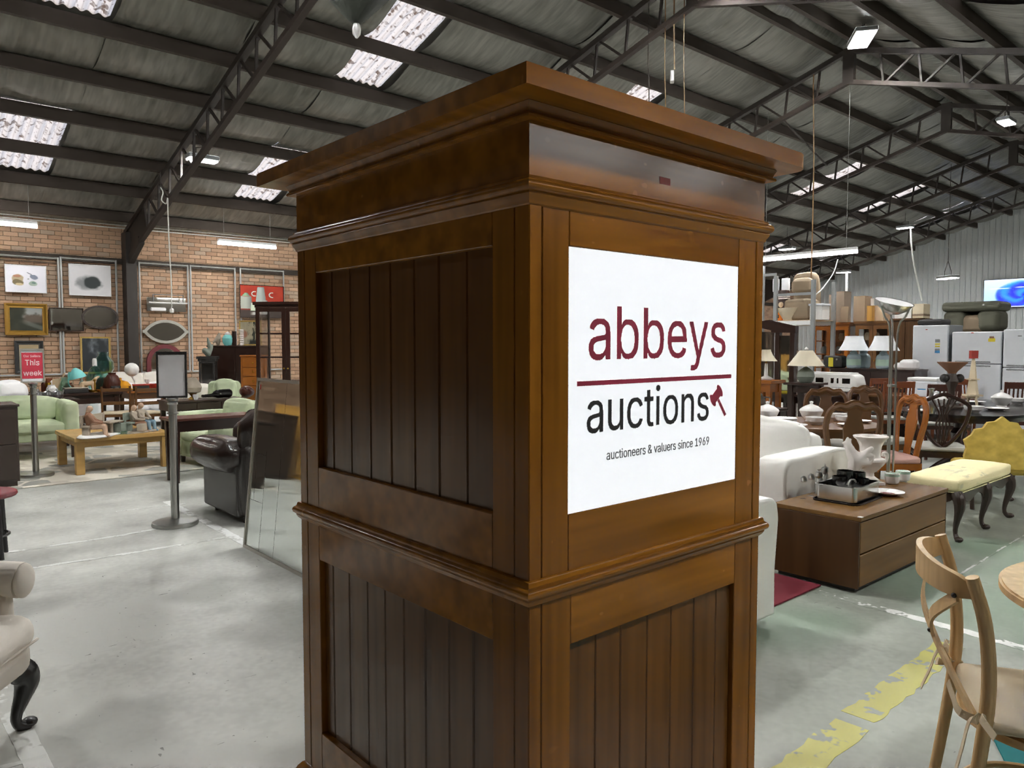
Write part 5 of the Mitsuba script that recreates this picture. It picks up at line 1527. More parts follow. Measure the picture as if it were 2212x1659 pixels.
# upholstered bench
BN = [('seat', cushion(-.62, .62, -.20, .20, .37, .475, .035, .02, seed=3), 'mat_yellow_cloth'), ('piping', tube([(-.612, -.195, .372), (.612, -.195, .372), (.612, .195, .372), (-.612, .195, .372)], .005, 6, closed=True), 'mat_yellow_cloth')]
ap = sg.Polygon([(-.58, .37)] + [(-.58 + 1.16 * t, .305 + .022 * math.cos(t * 6 * PI) - .018 * (abs(t - .5) < .06)) for t in np.linspace(0, 1, 49)] + [(.58, .37)])
BN.append(('apron', [xf(stand(prism(ap, .018)), (0, y, 0)) for y in (-.19, .172)], 'mat_dark_wood'))
ap2 = sg.Polygon([(-.17, .37)] + [(-.17 + .34 * t, .305 + .02 * math.cos(t * 4 * PI)) for t in np.linspace(0, 1, 25)] + [(.17, .37)])
BN.append(('apron', [xf(stand(prism(ap2, .018)), (0, 0, 0), rz=PI / 2) for _ in (0,)] and [xf(xf(stand(prism(ap2, .018)), (0, 0, 0), rz=PI / 2), (x, 0, 0)) for x in (-.572, .59)], 'mat_dark_wood'))
for sx in (-1, 0, 1):
    for sy in (-1, 1):
        BN.append(('leg', cabriole(sx * .585, sy * .165, .36, sx * .7, sy * .8, .036, 10), 'mat_dark_wood'))
place('upholstered_bench', 'long bench in pale yellow patterned fabric with carved cabriole legs', 'bench', BN, (6.86, 2.20, 0), .0)

# gold ornate chair back beyond the bench
out = [(-.30, .40), (-.33, .52), (-.31, .60), (-.335, .68), (-.27, .73), (-.24, .79), (-.17, .80), (-.13, .86), (-.06, .87), (0, .92)]
ol = sg.Polygon(out + [(-x, z) for x, z in out[-2::-1]]).buffer(.012).buffer(-.012)
GC = [('back', xf(cat(stand(prism(ol, .05))), (0, .20, 0), rx=0), 'mat_gold_cloth'), ('seat', cushion(-.30, .30, -.26, .22, .34, .44, .04, .02, seed=2), 'mat_gold_cloth'),
      ('crest_scroll', [tube(spline([(s * .02, .19, .80), (s * .06, .185, .825), (s * .11, .19, .80), (s * .13, .19, .775)], 4), .014, 6) for s in (-1, 1)], 'mat_dark_wood'), ('rosette', [ball((s * .29, .195, z), .022, 1) for s in (-1, 1) for z in (.52, .66)], 'mat_dark_wood')]
for sx in (-1, 1):
    GC.append(('leg', cabriole(sx * .25, -.22, .35, sx * .8, -.6, .03), 'mat_dark_wood'))
    GC.append(('leg', tube(spline([(sx * .25, .2, .36), (sx * .25, .23, .18), (sx * .26, .29, 0)], 4), .02, 8), 'mat_dark_wood'))
p = gd(2142, 985, 7.0)
place('gold_chair', 'chair in gold fabric with a jagged carved back, just beyond the yellow bench', 'chair', GC, (p[0], p[1], 0), 2.2, s=.92)
p = gd(1697, 1200, 4.95)
place('wooden_stool', 'small dark wooden stool squeezed between the white sofa and the low chest', 'stool', [('seat', rbox(-.16, .16, -.14, .14, .40, .43, .008), 'mat_dark_wood')] + [('leg', square_leg(sx * .13, sy * .11, 0, .40, .02, .015), 'mat_dark_wood') for sx in (-1, 1) for sy in (-1, 1)], (4.10, 2.75, .010), .2)

# ------------------------------------------------------------------ right: dining chairs and tables
AWAY, TOWARD = math.atan2(.658, -.753), math.atan2(-.658, .753)
def facing(t): return np.array([math.sin(t), -math.cos(t)])
QA = made(queen_anne())
QB = made(queen_anne('mat_orange_wood', 'mat_seat_pink'))


def chair_at(name, label, parts, px, py, h, t, group=None, back=.26):
    p = gz(px, py, h)[:2] + facing(t) * back
    return place(name, label, 'chair', parts, (p[0], p[1], 0), t, group)


RT = made(pedestal_table(.60, .74))
place('round_table', 'round brown pedestal table laid with white china', 'table', RT, (6.95, 3.52, 0), 0)
chair_at('splat_back_chair', 'brown splat-back chair with its back to us, in front of the round table', QA, 1845, 878, .98, AWAY, 'splat-back dining chairs')
chair_at('splat_back_chair', 'brown splat-back chair behind the round table, below the toy caravan', QA, 1785, 847, .98, TOWARD, 'splat-back dining chairs')
chair_at('splat_back_chair', 'brown splat-back chair behind the round table, just left of the floor lamp', QA, 1868, 850, .94, TOWARD + .3, 'splat-back dining chairs')
chair_at('splat_back_chair', 'orange-brown splat-back chair turned sideways behind the urn', QB, 1972, 866, .97, -2.25, 'splat-back dining chairs')
SC = made(shield_chair())
chair_at('shield_back_chair', 'dark shield-back armchair at the near side of the long black table', SC, 2040, 852, 1.0, AWAY - .35, 'shield-back chairs at the long table')
place('long_table', 'long black dining table spread with white china', 'table', made(pedestal_table(.62, .76, 'mat_black_gloss', 'mat_mahogany_dark', L=1.6)), (9.95, 3.02, 0), .06)
place('far_table', 'dark table carrying the toy caravan', 'table', plain_table(1.25, .95, .75, 'mat_mahogany_dark', 'mat_mahogany_dark'), (10.95, 5.68, 0), PI / 2)
place('pale_table', 'brown dining table of dishes in front of the fridges', 'table', plain_table(1.3, .80, .75, 'mat_brown_wood', 'mat_brown_wood'), (11.7, 4.35, 0), PI / 2)
SLT = made(slat_chair())
SLD = made(slat_chair('mat_mahogany', 'mat_seat_grey', 7, .98))
for i, (px, D, t, pr, lab) in enumerate(((2016, 9.9, AWAY, SLD, 'dark slat-back chair below the carved candlestick'), (2030, 11.2, TOWARD, SLT, 'red-brown slat-back chair behind the carved candlestick'), (2101, 10.9, TOWARD + .1, SLT, 'red-brown slat-back chair in front of the widest fridge'), (1877, 11.6, AWAY + .3, SLT, 'red-brown slat-back chair right of the toy caravan'), (1922, 10.6, AWAY, SLT, 'red-brown slat-back chair behind the stems of the floor lamp'), (2195, 10.4, AWAY - .3, SLD, 'dark slat-back chair at the right edge of the photo'))):
    p = gd(px, 850, D)
    place('slat_back_chair', lab, 'chair', pr, (p[0], p[1], 0), t, 'slat-back dining chairs')
place('side_server', 'small dark table of silver pots behind the white sofa', 'table', plain_table(.9, .6, .78, 'mat_mahogany_dark', 'mat_mahogany_dark'), (7.6, 4.75, 0), PI / 2)


def dish(name, label, cat_, parts, px, py, z, rz=0, group=None, s=1.0, D=None):
    p = gz(px, py, z) if D is None else gd(px, py, D)
    return place(name, label, cat_, parts, (p[0], p[1], z), rz, group, s)


PL, PB, BW, TU = made(plate(.13)), made(plate(.10)), made(bowl(.10, .07)), made(tureen(.11))
ZR = .741
for k in range(4):
    place('china_plate', 'white china plate in the stack at the left of the round table', 'plate', PL, (6.62, 3.66, ZR + .012 * k), 0, 'stacked plates on the round table')
for k, (x, y, pr, nm, lab, ct) in enumerate(((6.80, 3.42, BW, 'china_bowl', 'white bowl at the front of the round table, left of the splat-back', 'bowl'), (6.72, 3.88, TU, 'tureen', 'white lidded tureen at the back of the round table', 'tureen'), (7.05, 3.60, TU, 'tureen', 'white lidded tureen seen through the chair back', 'tureen'), (7.10, 3.28, BW, 'china_bowl', 'white bowl seen through the chair back on the round table', 'bowl'), (7.28, 3.22, PB, 'china_plate', 'small white plate at the right of the round table', 'plate'), (7.32, 3.45, BW, 'china_bowl', 'white bowl at the right of the round table', 'bowl'), (6.88, 3.15, PB, 'china_plate', 'small white plate at the near edge of the round table', 'plate'), (6.48, 3.45, PB, 'china_plate', 'small white plate at the left edge of the round table', 'plate'))):
    place(nm, lab, ct, pr, (x, y, ZR), k * .7, 'china on the round table')
rng = np.random.default_rng(12)
ZL = .761
spots = [(8.7, 3.2), (9.05, 2.80), (9.35, 3.28), (9.6, 2.75), (9.95, 3.3), (10.15, 2.85), (10.5, 3.25), (10.75, 2.85)]
where = ('nearest the left end', 'second from the left end', 'third from the left end', 'at the middle front', 'at the middle back', 'right of the middle', 'near the right end', 'at the right end')
for k, (x, y) in enumerate(spots):
    pr, nm, ct = ((PL, 'china_plate', 'plate'), (BW, 'china_bowl', 'bowl'), (TU, 'tureen', 'tureen'))[k % 3]
    place(nm, f'white {ct} on the long black table, {where[k]}', ct, pr, (x, y, ZL), k, 'china on the long table')
place('decanter', 'silver flask with a narrow neck beside the floor lamp', 'flask', vase([(.04, 0), (.055, .05), (.05, .12), (.025, .17), (.022, .24), (.035, .27)], 'mat_chrome', 20), (8.55, 3.05, ZL))
for k, (x, y) in enumerate(((11.5, 3.85), (11.85, 3.95), (11.5, 4.15), (11.85, 4.35))):
    pr, nm, ct = ((PL, 'china_plate', 'plate'), (TU, 'tureen', 'tureen'), (BW, 'china_bowl', 'bowl'))[k % 3]
    place(nm, f'white {ct} on the brown table in front of the fridges, ' + ('right end', 'right of the middle', 'left of the middle', 'left end')[k], ct, pr, (x, y, .751), k, 'china on the brown table')
for k, (x, y, lab) in enumerate(((7.45, 5.05, 'silver teapot at the left of the small dark table'), (7.6, 4.75, 'silver coffee pot in the middle of the small dark table'), (7.5, 4.45, 'round silver pot at the right of the small dark table'))):
    place('silver_pot', lab, 'pot', [('body', lathe([(.05, 0), (.055, .01), (.085, .06), (.08, .11), (.05, .15), (.055, .155), (.03, .18), (.012, .19), (.018, .205), (.001, .215)], 20), 'mat_chrome'), ('spout', tube(spline([(.075, 0, .06), (.12, 0, .09), (.14, 0, .15)], 4), .012, 8), 'mat_chrome'), ('handle', tube(spline([(-.07, 0, .13), (-.13, 0, .12), (-.12, 0, .05), (-.08, 0, .05)], 4), .008, 6), 'mat_chrome')], (x, y, .782), 1.2 * k, 'silver pots on the small dark table')

# toy caravan
W, Dp = .80, .30
CV = [('body', blob_sec(sg.Polygon([(-W / 2, .06), (-W / 2 - .03, .16), (-W / 2, .27), (-W / 2 + .06, .30), (W / 2 - .04, .30), (W / 2, .25), (W / 2, .06)]).buffer(.01), Dp, .02), 'mat_white_plastic'),
      ('roof', rbox(-Dp / 2 + .03, Dp / 2 - .03, -W / 2 + .06, W / 2 - .06, .308, .325, .008), 'mat_china'), ('stripe', box(-Dp / 2 - .0015, -Dp / 2 + .01, -W / 2 + .01, W / 2 - .01, .105, .112), 'mat_fridge_grey')]
for ya, yb in ((.06, .18), (-.095, -.05), (-.165, -.14), (-.335, -.22)):
    CV.append(('window', rbox(-Dp / 2 - .003, -Dp / 2 + .008, ya, yb, .17, .245, .003), 'mat_black_gloss'))
CV.append(('window', rbox(-.08, .08, W / 2 + .002, W / 2 + .014, .15, .235, .003), 'mat_china_blue'))
for y in (-.06, .10):
    CV.append(('wheel', xf(lathe([(.055, -.02), (.06, -.01), (.06, .01), (.055, .02)], 20), (-Dp / 2 + .03, y, .06), ry=PI / 2), 'mat_black'))
p = gd(1797, 848, 11.2)
place('toy_caravan', 'white model caravan with dark windows standing on the far dark table', 'toy', CV, (p[0], p[1], .752), .0)
place('yellow_bowl', 'yellow and teal glass bowl in front of the toy caravan', 'bowl', bowl(.09, .05, 'mat_yellow'), (10.45, 5.75, .752))
# carved candlestick
CN = [('base', lathe([(.12, 0), (.12, .02), (.05, .05), (.035, .10)], 20), 'mat_dark_wood'), ('stem', lathe([(.03, .10), (.035, .20), (.05, .26), (.075, .31), (.055, .36), (.04, .40)], 16), 'mat_dark_wood'), ('bowl', lathe([(.04, .40), (.05, .42), (.15, .52), (.155, .53), (.14, .53), (.03, .43), (.001, .42)], 24), 'mat_resin_brown'), ('knob', [ball((s * .085, 0, .345), .05, 2) for s in (-1, 1)], 'mat_black')]
p = gd(2055, 860, 8.6)
place('carved_candlestick', 'dark carved candlestick with a wide dish and two round knobs', 'candlestick', CN, (p[0], p[1], ZL), AWAY)
tw2 = [('foot', [bar((0, sx * .085, 0), (0, sx * .045, .13), .016, .016) for sx in (-1, 1)], 'mat_linen'), ('shaft', tube([(0, 0, .11), (0, 0, .25), (0, 0, .42), (0, 0, .47)], [.062, .040, .020, .012], 4), 'mat_linen'), ('platform', [box(-.06, .06, -.06, .06, .125, .14), box(-.038, .038, -.038, .038, .27, .28)], 'mat_linen'), ('print', box(-.03, .03, -.02, .02, .46, .53), 'mat_red_box')]
p = gd(2100, 868, 8.4)
place('beige_tower', 'tall tapering beige tower ornament with a red tag on top, on the long table', 'ornament', tw2, (p[0], p[1], ZL), AWAY, s=1.25)

# floor lamp
p = gd(1925, 900, 6.15)
def tilt(m):
    m = m.copy()
    m.apply_transform(trimesh.transformations.rotation_matrix(.30, (.75, -.66, 0), (0, 0, .1)))
    m.apply_transform(trimesh.transformations.rotation_matrix(.12, (.66, .75, 0), (0, 0, .1)))
    m.apply_translation((0, 0, 1.735))
    return m


FL = [('base', lathe([(.13, 0), (.13, .015), (.03, .03)], 28), 'mat_steel_brushed'), ('stem', [tube(spline([(.02 * math.cos(a), .02 * math.sin(a), .02), (.028 * math.cos(a), .028 * math.sin(a), .9), (.032 * math.cos(a), .032 * math.sin(a), 1.58), (.09 * math.cos(a), .09 * math.sin(a), 1.72), (.125 * math.cos(a), .125 * math.sin(a), 1.80)], 5), .008, 8) for a in (.6, .6 + 2 * PI / 3, .6 + 4 * PI / 3)], 'mat_steel_brushed'),
      ('dish', tilt(shell([(.02, 0), (.06, .012), (.11, .050), (.150, .105)], .004, 32)), 'mat_chrome'), ('>lining', tilt(lathe([(.144, .103), (.105, .054), (.055, .018), (.001, .010)], 32)), 'mat_white_metal'), ('collar', lathe([(.034, 1.15), (.036, 1.16), (.034, 1.17)], 16), 'mat_steel_brushed')]
place('floor_lamp', 'steel floor lamp with three thin stems and a shallow dish', 'lamp', FL, (p[0], p[1], 0), 0)

# ------------------------------------------------------------------ right: lamps, cabinets and fridges further back
yc, w = span(1795, 1978, 12.2)
place('black_sideboard', 'long black sideboard carrying the two white-shaded jar lamps', 'sideboard', cabinet(w, .5, 1.10, 'mat_mahogany_dark', rows=2, cols=4), (12.2 + .25, yc, 0), FACE_X)
JAR = lathe([(.09, 0), (.10, .01), (.108, .03), (.110, .17), (.095, .21), (.055, .24), (.06, .26), (.02, .29)], 28)
SH = shade(.235, .135, .235, curve=.45)
JL = [('base', JAR, 'mat_china_blue'), ('>band', lathe([(.1095, .05), (.1110, .15)], 28), 'mat_china_green'), ('stem', cyl((0, 0, .25), (0, 0, .50), .01, n=8), 'mat_brass'), ('shade', xf(SH, (0, 0, .29)), 'mat_shade_white')]
JLm = made(JL)
for i, px in enumerate((1845, 1909)):
    d = ray(px, 743); t = 12.30 / d[0]
    place('jar_lamp', ('jar lamp with a white bell shade, left of two on the black sideboard', 'jar lamp with a white bell shade, right of two on the black sideboard')[i], 'lamp', JLm, (12.30, d[1] * t, 1.10), i * .4, 'jar lamps on the black sideboard')
d = ray(1860, 743); t = 12.45 / d[0]
place('ginger_jar', 'blue and white ginger jar standing between the two jar lamps', 'jar', [('body', JAR, 'mat_china_blue'), ('lid', lathe([(.066, .27), (.07, .285), (.03, .31), (.001, .32)], 20), 'mat_china_blue')], (12.55, d[1] * t, 1.10))
for k, px in enumerate((1953, 1966)):
    d = ray(px, 743); t = 12.25 / d[0]
    place('towel_roll', ('white folded towel at the right end of the black sideboard', 'white rolled towel beside the first fridge')[k], 'towel', [(None, cushion(-.09, .09, -.12, .12, 0, .10 + .05 * k, .045, .01, seed=k), 'mat_white_cloth')], (12.25, d[1] * t, 1.10))
d = ray(1795, 743); t = 12.25 / d[0]
place('camera_case', 'black camera case with a yellow card on the left of the black sideboard', 'case', [('body', rbox(-.16, .16, -.10, .10, 0, .20, .03), 'mat_black'), ('card', box(-.06, .02, -.104, -.099, .02, .17), 'mat_yellow'), ('clasp', ball((.08, -.10, .14), .02, 1), 'mat_chrome')], (12.3, d[1] * t - .05, 1.10), FACE_X)
# tapered lamp on a round dark table
d = ray(1742, 743); t = 9.6 / d[0]
place('lamp_table', 'tall dark stand carrying the cream-shaded lamp', 'table', plain_table(.42, .42, .98, 'mat_mahogany_dark', 'mat_mahogany_dark', .03, .1), (9.6, d[1] * t, 0))
place('cream_lamp', 'lamp with a wide cream coolie shade on a round dark base', 'lamp', [('base', lathe([(.07, 0), (.09, .02), (.115, .08), (.10, .15), (.05, .19), (.02, .21)], 24), 'mat_stone_green'), ('stem', cyl((0, 0, .2), (0, 0, .42), .008, n=8), 'mat_brass'), ('shade', xf(shade(.235, .085, .205, curve=.0), (0, 0, .225)), 'mat_shade_cream'), ('finial', lathe([(.012, .42), (.03, .445), (.012, .47), (.001, .475)], 12), 'mat_china')], (9.6, d[1] * t, .98))
# hall stand with two mirrors
yc, w = span(1600, 1714, 10.4)
HS = [('base', box(-w / 2, w / 2, -.18, .18, 0, .30), 'mat_mahogany_dark'), ('post', [box(-w / 2 + .02 + k, -w / 2 + .09 + k, .06, .14, .30, 1.72) for k in (.0, w * .60, w - .11)], 'mat_mahogany_dark'),
      ('arch', xf(stand(prism(sg.Polygon([(-w / 2, 1.68), (w / 2, 1.66), (w / 2, 1.76), (w * .3, 1.80), (0, 1.86), (-w / 2, 1.80)]).difference(sg.Polygon([(-w * .42, 1.6), (-w * .42, 1.68), (-w * .2, 1.75), (w * .05, 1.70), (w * .05, 1.6)])), .09)), (0, .05, 0)), 'mat_mahogany_dark'),
      ('mirror', [box(w * .17, w / 2 - .11, .088, .095, .78, 1.62), box(-w / 2 + .09, w * .09, .088, .095, .78, 1.68)], 'mat_mirror', False), ('rail', box(-w / 2 + .02, w / 2 - .02, .05, .15, .70, .80), 'mat_mahogany_dark')]
place('hall_stand', 'dark arched hall stand with narrow mirrors, right beside the podium', 'hall stand', HS, (10.4, yc, 0), FACE_X)
d = ray(1656, 743); t = 9.9 / d[0]
place('plant_stand', 'orange-brown stand with the pale bell-shaded lamp beside the podium', 'stand', plain_table(.4, .4, .98, 'mat_orange_wood', 'mat_orange_wood', .05, .12), (9.9, d[1] * t, 0))
place('bell_lamp', 'lamp with a small cream bell shade, half hidden by the podium', 'lamp', [('base', lathe([(.09, 0), (.10, .02), (.03, .06), (.02, .24)], 20), 'mat_china'), ('shade', xf(shade(.155, .06, .165, curve=.5), (0, 0, .27)), 'mat_shade_cream'), ('stem', cyl((0, 0, .2), (0, 0, .40), .008, n=8), 'mat_brass')], (9.9, d[1] * t, .98))

X1 = 14.6
for name, label, px0, px1, py, wood, doors in (('china_cabinet', 'orange-brown glazed china cabinet below the stored boards', 1757, 1833, 697, 'mat_orange_wood', 2), ('bookcase', 'brown glazed bookcase between the china cabinet and the dark wardrobe', 1848, 1926, 694, 'mat_brown_wood', 2)):
    yc, w = span(px0, px1, X1)
    place(name, label, 'cabinet', glass_cabinet(w, .42, zat((px0 + px1) / 2, py, X1), wood, doors, 4, .5, .07), (X1 + .2, yc, 0), FACE_X)
    for k in range(6):
        yy = yc + (rng.random() - .5) * w * .7
        H = zat((px0 + px1) / 2, py, X1)
        z = .5 + (H - .6) * (1 + k % 3 + 1) / 5 + .010
        place('cabinet_ornament', 'small pale ornament on a shelf of the ' + ('china cabinet' if name == 'china_cabinet' else 'glazed bookcase'), 'ornament', [(None, lathe([(.04, 0), (.06, .05), (.05, .12), (.03, .15)], 12), ('mat_china', 'mat_china_blue', 'mat_linen')[k % 3])], (X1 + .18, yy, z), group='ornaments in the glazed cabinets')
yc, w = span(1926, 1990, X1)
HW = zat(1955, 688, X1)
place('wardrobe', 'plain dark brown wardrobe left of the first fridge', 'wardrobe', [('body', box(-w / 2, w / 2, -.25, .25, .08, HW - .04), 'mat_walnut'), ('cornice', cbox(-w / 2 - .02, w / 2 + .02, -.27, .25, HW - .04, HW, .005), 'mat_walnut'), ('plinth', box(-w / 2 + .02, w / 2 - .02, -.22, .25, 0, .08), 'mat_walnut'), ('door', [cbox(-w / 2 + .005, -.003, -.27, -.25, .1, HW - .06, .004), cbox(.003, w / 2 - .005, -.27, -.25, .1, HW - .06, .004)], 'mat_walnut'), ('knob', [ball((s * .03, -.28, 1.0), .014, 1) for s in (-1, 1)], 'mat_brass')], (X1 + .2, yc, 0), FACE_X)


def fridge(w, h, split, hinge=1):
    P = [('body', rbox(-w / 2, w / 2, -.26, .32, .05, h, .012), 'mat_fridge_grey'), ('foot', [cyl((sx * (w / 2 - .06), y, 0), (sx * (w / 2 - .06), y, .06), .02, n=8) for sx in (-1, 1) for y in (-.2, .26)], 'mat_black')]
    zs = [.07, h] if split is None else [.07, split, h]
    for a, b in zip(zs[:-1], zs[1:]):
        P.append(('door', rbox(-w / 2, w / 2, -.33, -.265, a + .004, b - .004, .014), 'mat_fridge_white'))
        if split is not None:
            zz = b - .03 if b == split else a + .03
            P.append(('>handle', rbox(-w * .42, w * .30, -.336, -.322, zz - .012, zz + .012, .005), 'mat_fridge_grey'))
    return P


def badge(P, items):
    for x, z, w, h, m in items:
        P.append(('sticker', box(x - w / 2, x + w / 2, -.3325, -.328, z - h / 2, z + h / 2), m))
    return P


XF = 12.75
yc, w = span(1971, 2047, XF); h = zat(2010, 702, XF)
FR1 = badge(fridge(w, h, None), [(w * .22, h - .25, .07, .05, 'mat_fridge_grey'), (w * .22, h - .30, .07, .022, 'mat_yellow'), (w * .22, h - .335, .07, .022, 'mat_yellow'), (w * .22, h - .385, .07, .028, 'mat_fridge_grey'), (w * .22, h - .42, .07, .04, 'mat_blue'), (-w * .1, h - .07, .03, .012, 'mat_sticker_red')])
place('fridge', 'narrow white upright freezer with yellow and blue energy stickers', 'fridge', FR1, (XF + .33, yc, 0), FACE_X)
yc, w = span(2056, 2163, XF); h = zat(2110, 716, XF)
FR2 = badge(fridge(w, h, zat(2110, 786, XF)), [(w * .31, h - .13, .09, .05, 'mat_yellow'), (w * .31, h - .09, .06, .03, 'mat_resin_brown'), (-w * .08, h - .02, .03, .012, 'mat_sticker_red'), (-.02, zat(2110, 771, XF), .09, .022, 'mat_fridge_grey')])
place('fridge', 'wide white two-door fridge, middle of the three', 'fridge', FR2, (XF + .33, yc, 0), FACE_X)
yc, w = span(2167, 2275, XF); h = zat(2190, 711, XF)
place('fridge', 'white fridge cut by the right edge of the photo', 'fridge', badge(fridge(w, h, 1.15), [(-.1, h - .1, .05, .015, 'mat_fridge_grey')]), (XF + .33, yc, 0), FACE_X)
d = ray(1984, 743); t = 11.5 / d[0]
place('white_printer', 'white office printer with a blue mark on the brown table in front of the fridges', 'printer', [('body', rbox(-.21, .21, -.18, .18, 0, .22, .02), 'mat_fridge_white'), ('lid', rbox(-.20, .20, -.17, .17, .222, .27, .015), 'mat_white_plastic'), ('mark', box(-.05, .06, -.1825, -.178, .10, .115), 'mat_blue')], (11.5, d[1] * t - .12, .751), FACE_X)


# things stored on top
def stored(name, label, cat_, parts_fn, px0, px1, py0, py1, x, z=None, depth=.3, rz=FACE_X, group=None):
    yc, w = span(px0, px1, x)
    za, zb = zat((px0 + px1) / 2, py1, x), zat((px0 + px1) / 2, py0, x)
    za = za if z is None else z
    return place(name, label, cat_, parts_fn(w, zb - za), (x, yc, za), rz, group)


HB = zat(1795, 697, X1)
HK = zat(1887, 694, X1)
XS = X1 + .15
stored('board', 'grey-brown board standing on the china cabinet, widest on the left', 'board', lambda w, h: [(None, cbox(-w / 2, w / 2, -.03, .03, 0, h, .004), 'mat_cardboard_dark')], 1790, 1810, 636, 692, XS, HB)
stored('carton', 'dark grey carton beside the grey-brown board', 'box', lambda w, h: carton(w, .3, h, 'mat_cardboard_dark'), 1812, 1829, 630, 692, XS, HB)
stored('board', 'tan board leaning on the china cabinet', 'board', lambda w, h: [(None, xf(cbox(-w / 2, w / 2, -.01, .01, 0, h, .002), rx=-.05), 'mat_cardboard')], 1814, 1831, 662, 690, XS - .2, HB)
stored('carton', 'large tan carton with a sagging side on the glazed bookcase', 'box', lambda w, h: carton(w, .3, h, 'mat_cardboard'), 1849, 1874, 640, 690, XS, HK)
stored('board', 'white board standing behind the tan carton', 'board', lambda w, h: [(None, cbox(-w / 2, w / 2, -.01, .01, 0, h, .002), 'mat_white_plastic')], 1876, 1886, 645, 690, XS + .1, HK)
stored('carton', 'yellow-brown upright carton beside the tan carton', 'box', lambda w, h: carton(w, .25, h, 'mat_honey'), 1877, 1889, 661, 692, XS - .12, HK)
stored('carton', 'pale grey carton behind the dish of the floor lamp', 'box', lambda w, h: carton(w, .3, h, 'mat_pale_wood'), 1891, 1914, 660, 692, XS, HK)
stored('carton', 'white carton right of the dish of the floor lamp', 'box', lambda w, h: carton(w, .3, h, 'mat_white_plastic'), 1938, 1974, 662, 690, XS, HW)
stored('parcel', 'cream parcel with an orange stripe on the dark wardrobe', 'box', lambda w, h: [('body', cbox(-w / 2, w / 2, -.15, .15, 0, h, .006), 'mat_linen'), ('stripe', box(-w / 2 - .001, w / 2 + .001, -.152, .152, h * .15, h * .3), 'mat_cardboard')], 1976, 2000, 657, 688, XS, HW)

# upturned grey sofa on the cupboard behind the fridges
XU = 15.0
yc, w = span(2012, 2172, XU); hb = zat(2090, 716, XU)
place('linen_press', 'dark cupboard behind the fridges carrying the upturned sofa', 'cupboard', cabinet(w, .6, hb, 'mat_dark_wood', rows=2, cols=2), (XU + .3, yc, 0), FACE_X)
yc, w = span(2033, 2161, XU); ht = zat(2090, 652, XU) - hb
US = [('base', rbox(-w / 2, w / 2, -.32, .32, ht - .17, ht, .06), 'mat_grey_cloth'), ('backrest', cushion(-w / 2 + .2, w / 2 - .2, .1, .30, .10, ht - .14, .05, .01), 'mat_grey_cloth'), ('seat_cushion', cushion(-w * .18, w * .42, -.25, .12, 0, .28, .06, .02, seed=3), 'mat_taupe_cloth')]
for s in (-1, 1):
    US.append(('arm', cushion(s * (w / 2 - .20) - .17, s * (w / 2 - .20) + .17, -.30, .28, .0, ht - .15, .10, .02, seed=5 + s), 'mat_grey_cloth'))
US.append(('button', ball((w * .23, -.325, ht - .07), .02, 1), 'mat_china'))
place('upturned_sofa', 'grey-green sofa stored upside down above the fridges', 'sofa', US, (XU + .25, yc, hb), FACE_X)
stored('black_case', 'black moulded case lying on the first fridge', 'case', lambda w, h: [(None, rbox(-w / 2, w / 2, -.2, .2, 0, h, .03), 'mat_black')], 1990, 2044, 690, 701, XF + .35, zat(2010, 702, XF))

# storage rack on the left of that corner
XR = 13.4
yA, yB = gx(1600, 700, XR)[1], gx(1756, 691, XR)[1]
zs = zat(1720, 693, XR)
SR = [('upright', [box(XR + dx - .03, XR + dx + .03, y - .035, y + .035, 0, z) for dx in (0, .8) for y, z in ((yB, zat(1756, 604, XR)), (yA, 3.1), ((yA + yB) / 2, zat(1669, 597, XR)))], 'mat_lamp_body'), ('beam', [box(XR + dx - .02, XR + dx + .02, yB, yA, z - .08, z) for dx in (0, .8) for z in (zs, zs - .75)], 'mat_white_metal'),
      ('shelf_board', [box(XR - .02, XR + .82, yB, yA, z, z + .015) for z in (zs, zs - .75)], 'mat_pale_wood'), ('brace', [bar((XR, yB + .04, zs + .5), (XR, (yA + yB) / 2, zs + .5), .03, .05), bar((XR, (yA + yB) / 2, zs + .9), (XR, yA, zs + .9), .03, .05)], 'mat_lamp_body')]
place('storage_rack', 'grey steel storage rack right of the podium holding upturned chairs', 'rack', SR)
ZS = zs + .016
def racked(name, label, cat_, parts, px, rz=FACE_X, dx=.35, s=1.0, tw=None):
    d = ray(px, 743); t = (XR + dx) / d[0]
    return place(name, label, cat_, parts, (XR + dx, d[1] * t, ZS), rz, None, s)


racked('upturned_lampshade', 'large cream lampshade standing upside down on the rack', 'lampshade', [(None, shell([(.09, 0), (.12, .06), (.17, .14), (.235, .235)], .004, 28), 'mat_shade_cream')], 1702, dx=.2)
racked('wrapped_armchair', 'tall beige armchair stored on the rack', 'armchair', [('back', xf(cushion(-.24, .24, -.09, .09, 0, .85, .09, .03, seed=2), (0, .16, .06), rx=.12), 'mat_taupe_cloth'), ('seat', cushion(-.26, .26, -.30, .20, .0, .40, .06, .02, seed=3), 'mat_taupe_cloth'), ('headrest', cushion(-.22, .20, -.12, .06, .52, .80, .08, .02, seed=4), 'mat_taupe_cloth')], 1735, dx=.45)
racked('orange_toolbox', 'bright orange tool box behind the upturned lampshade', 'box', [('body', rbox(-.10, .10, -.12, .12, 0, .17, .012), 'mat_orange'), ('latch', box(-.03, .03, -.126, -.118, .06, .12), 'mat_black')], 1685, dx=.5)
racked('wall_clock', 'tall cream-banded clock with a round face on the rack', 'clock', [('case', rbox(-.11, .11, -.06, .06, 0, .62, .01), 'mat_mahogany_dark'), ('band', [box(-.125, .125, -.075, .06, z, z + .03) for z in (.19, .44, .48)], 'mat_china_cream'), ('dial', xf(lathe([(.055, 0), (.055, .01), (.001, .012)], 20), (0, -.062, .33), rx=PI / 2), 'mat_linen')], 1689, dx=.65)
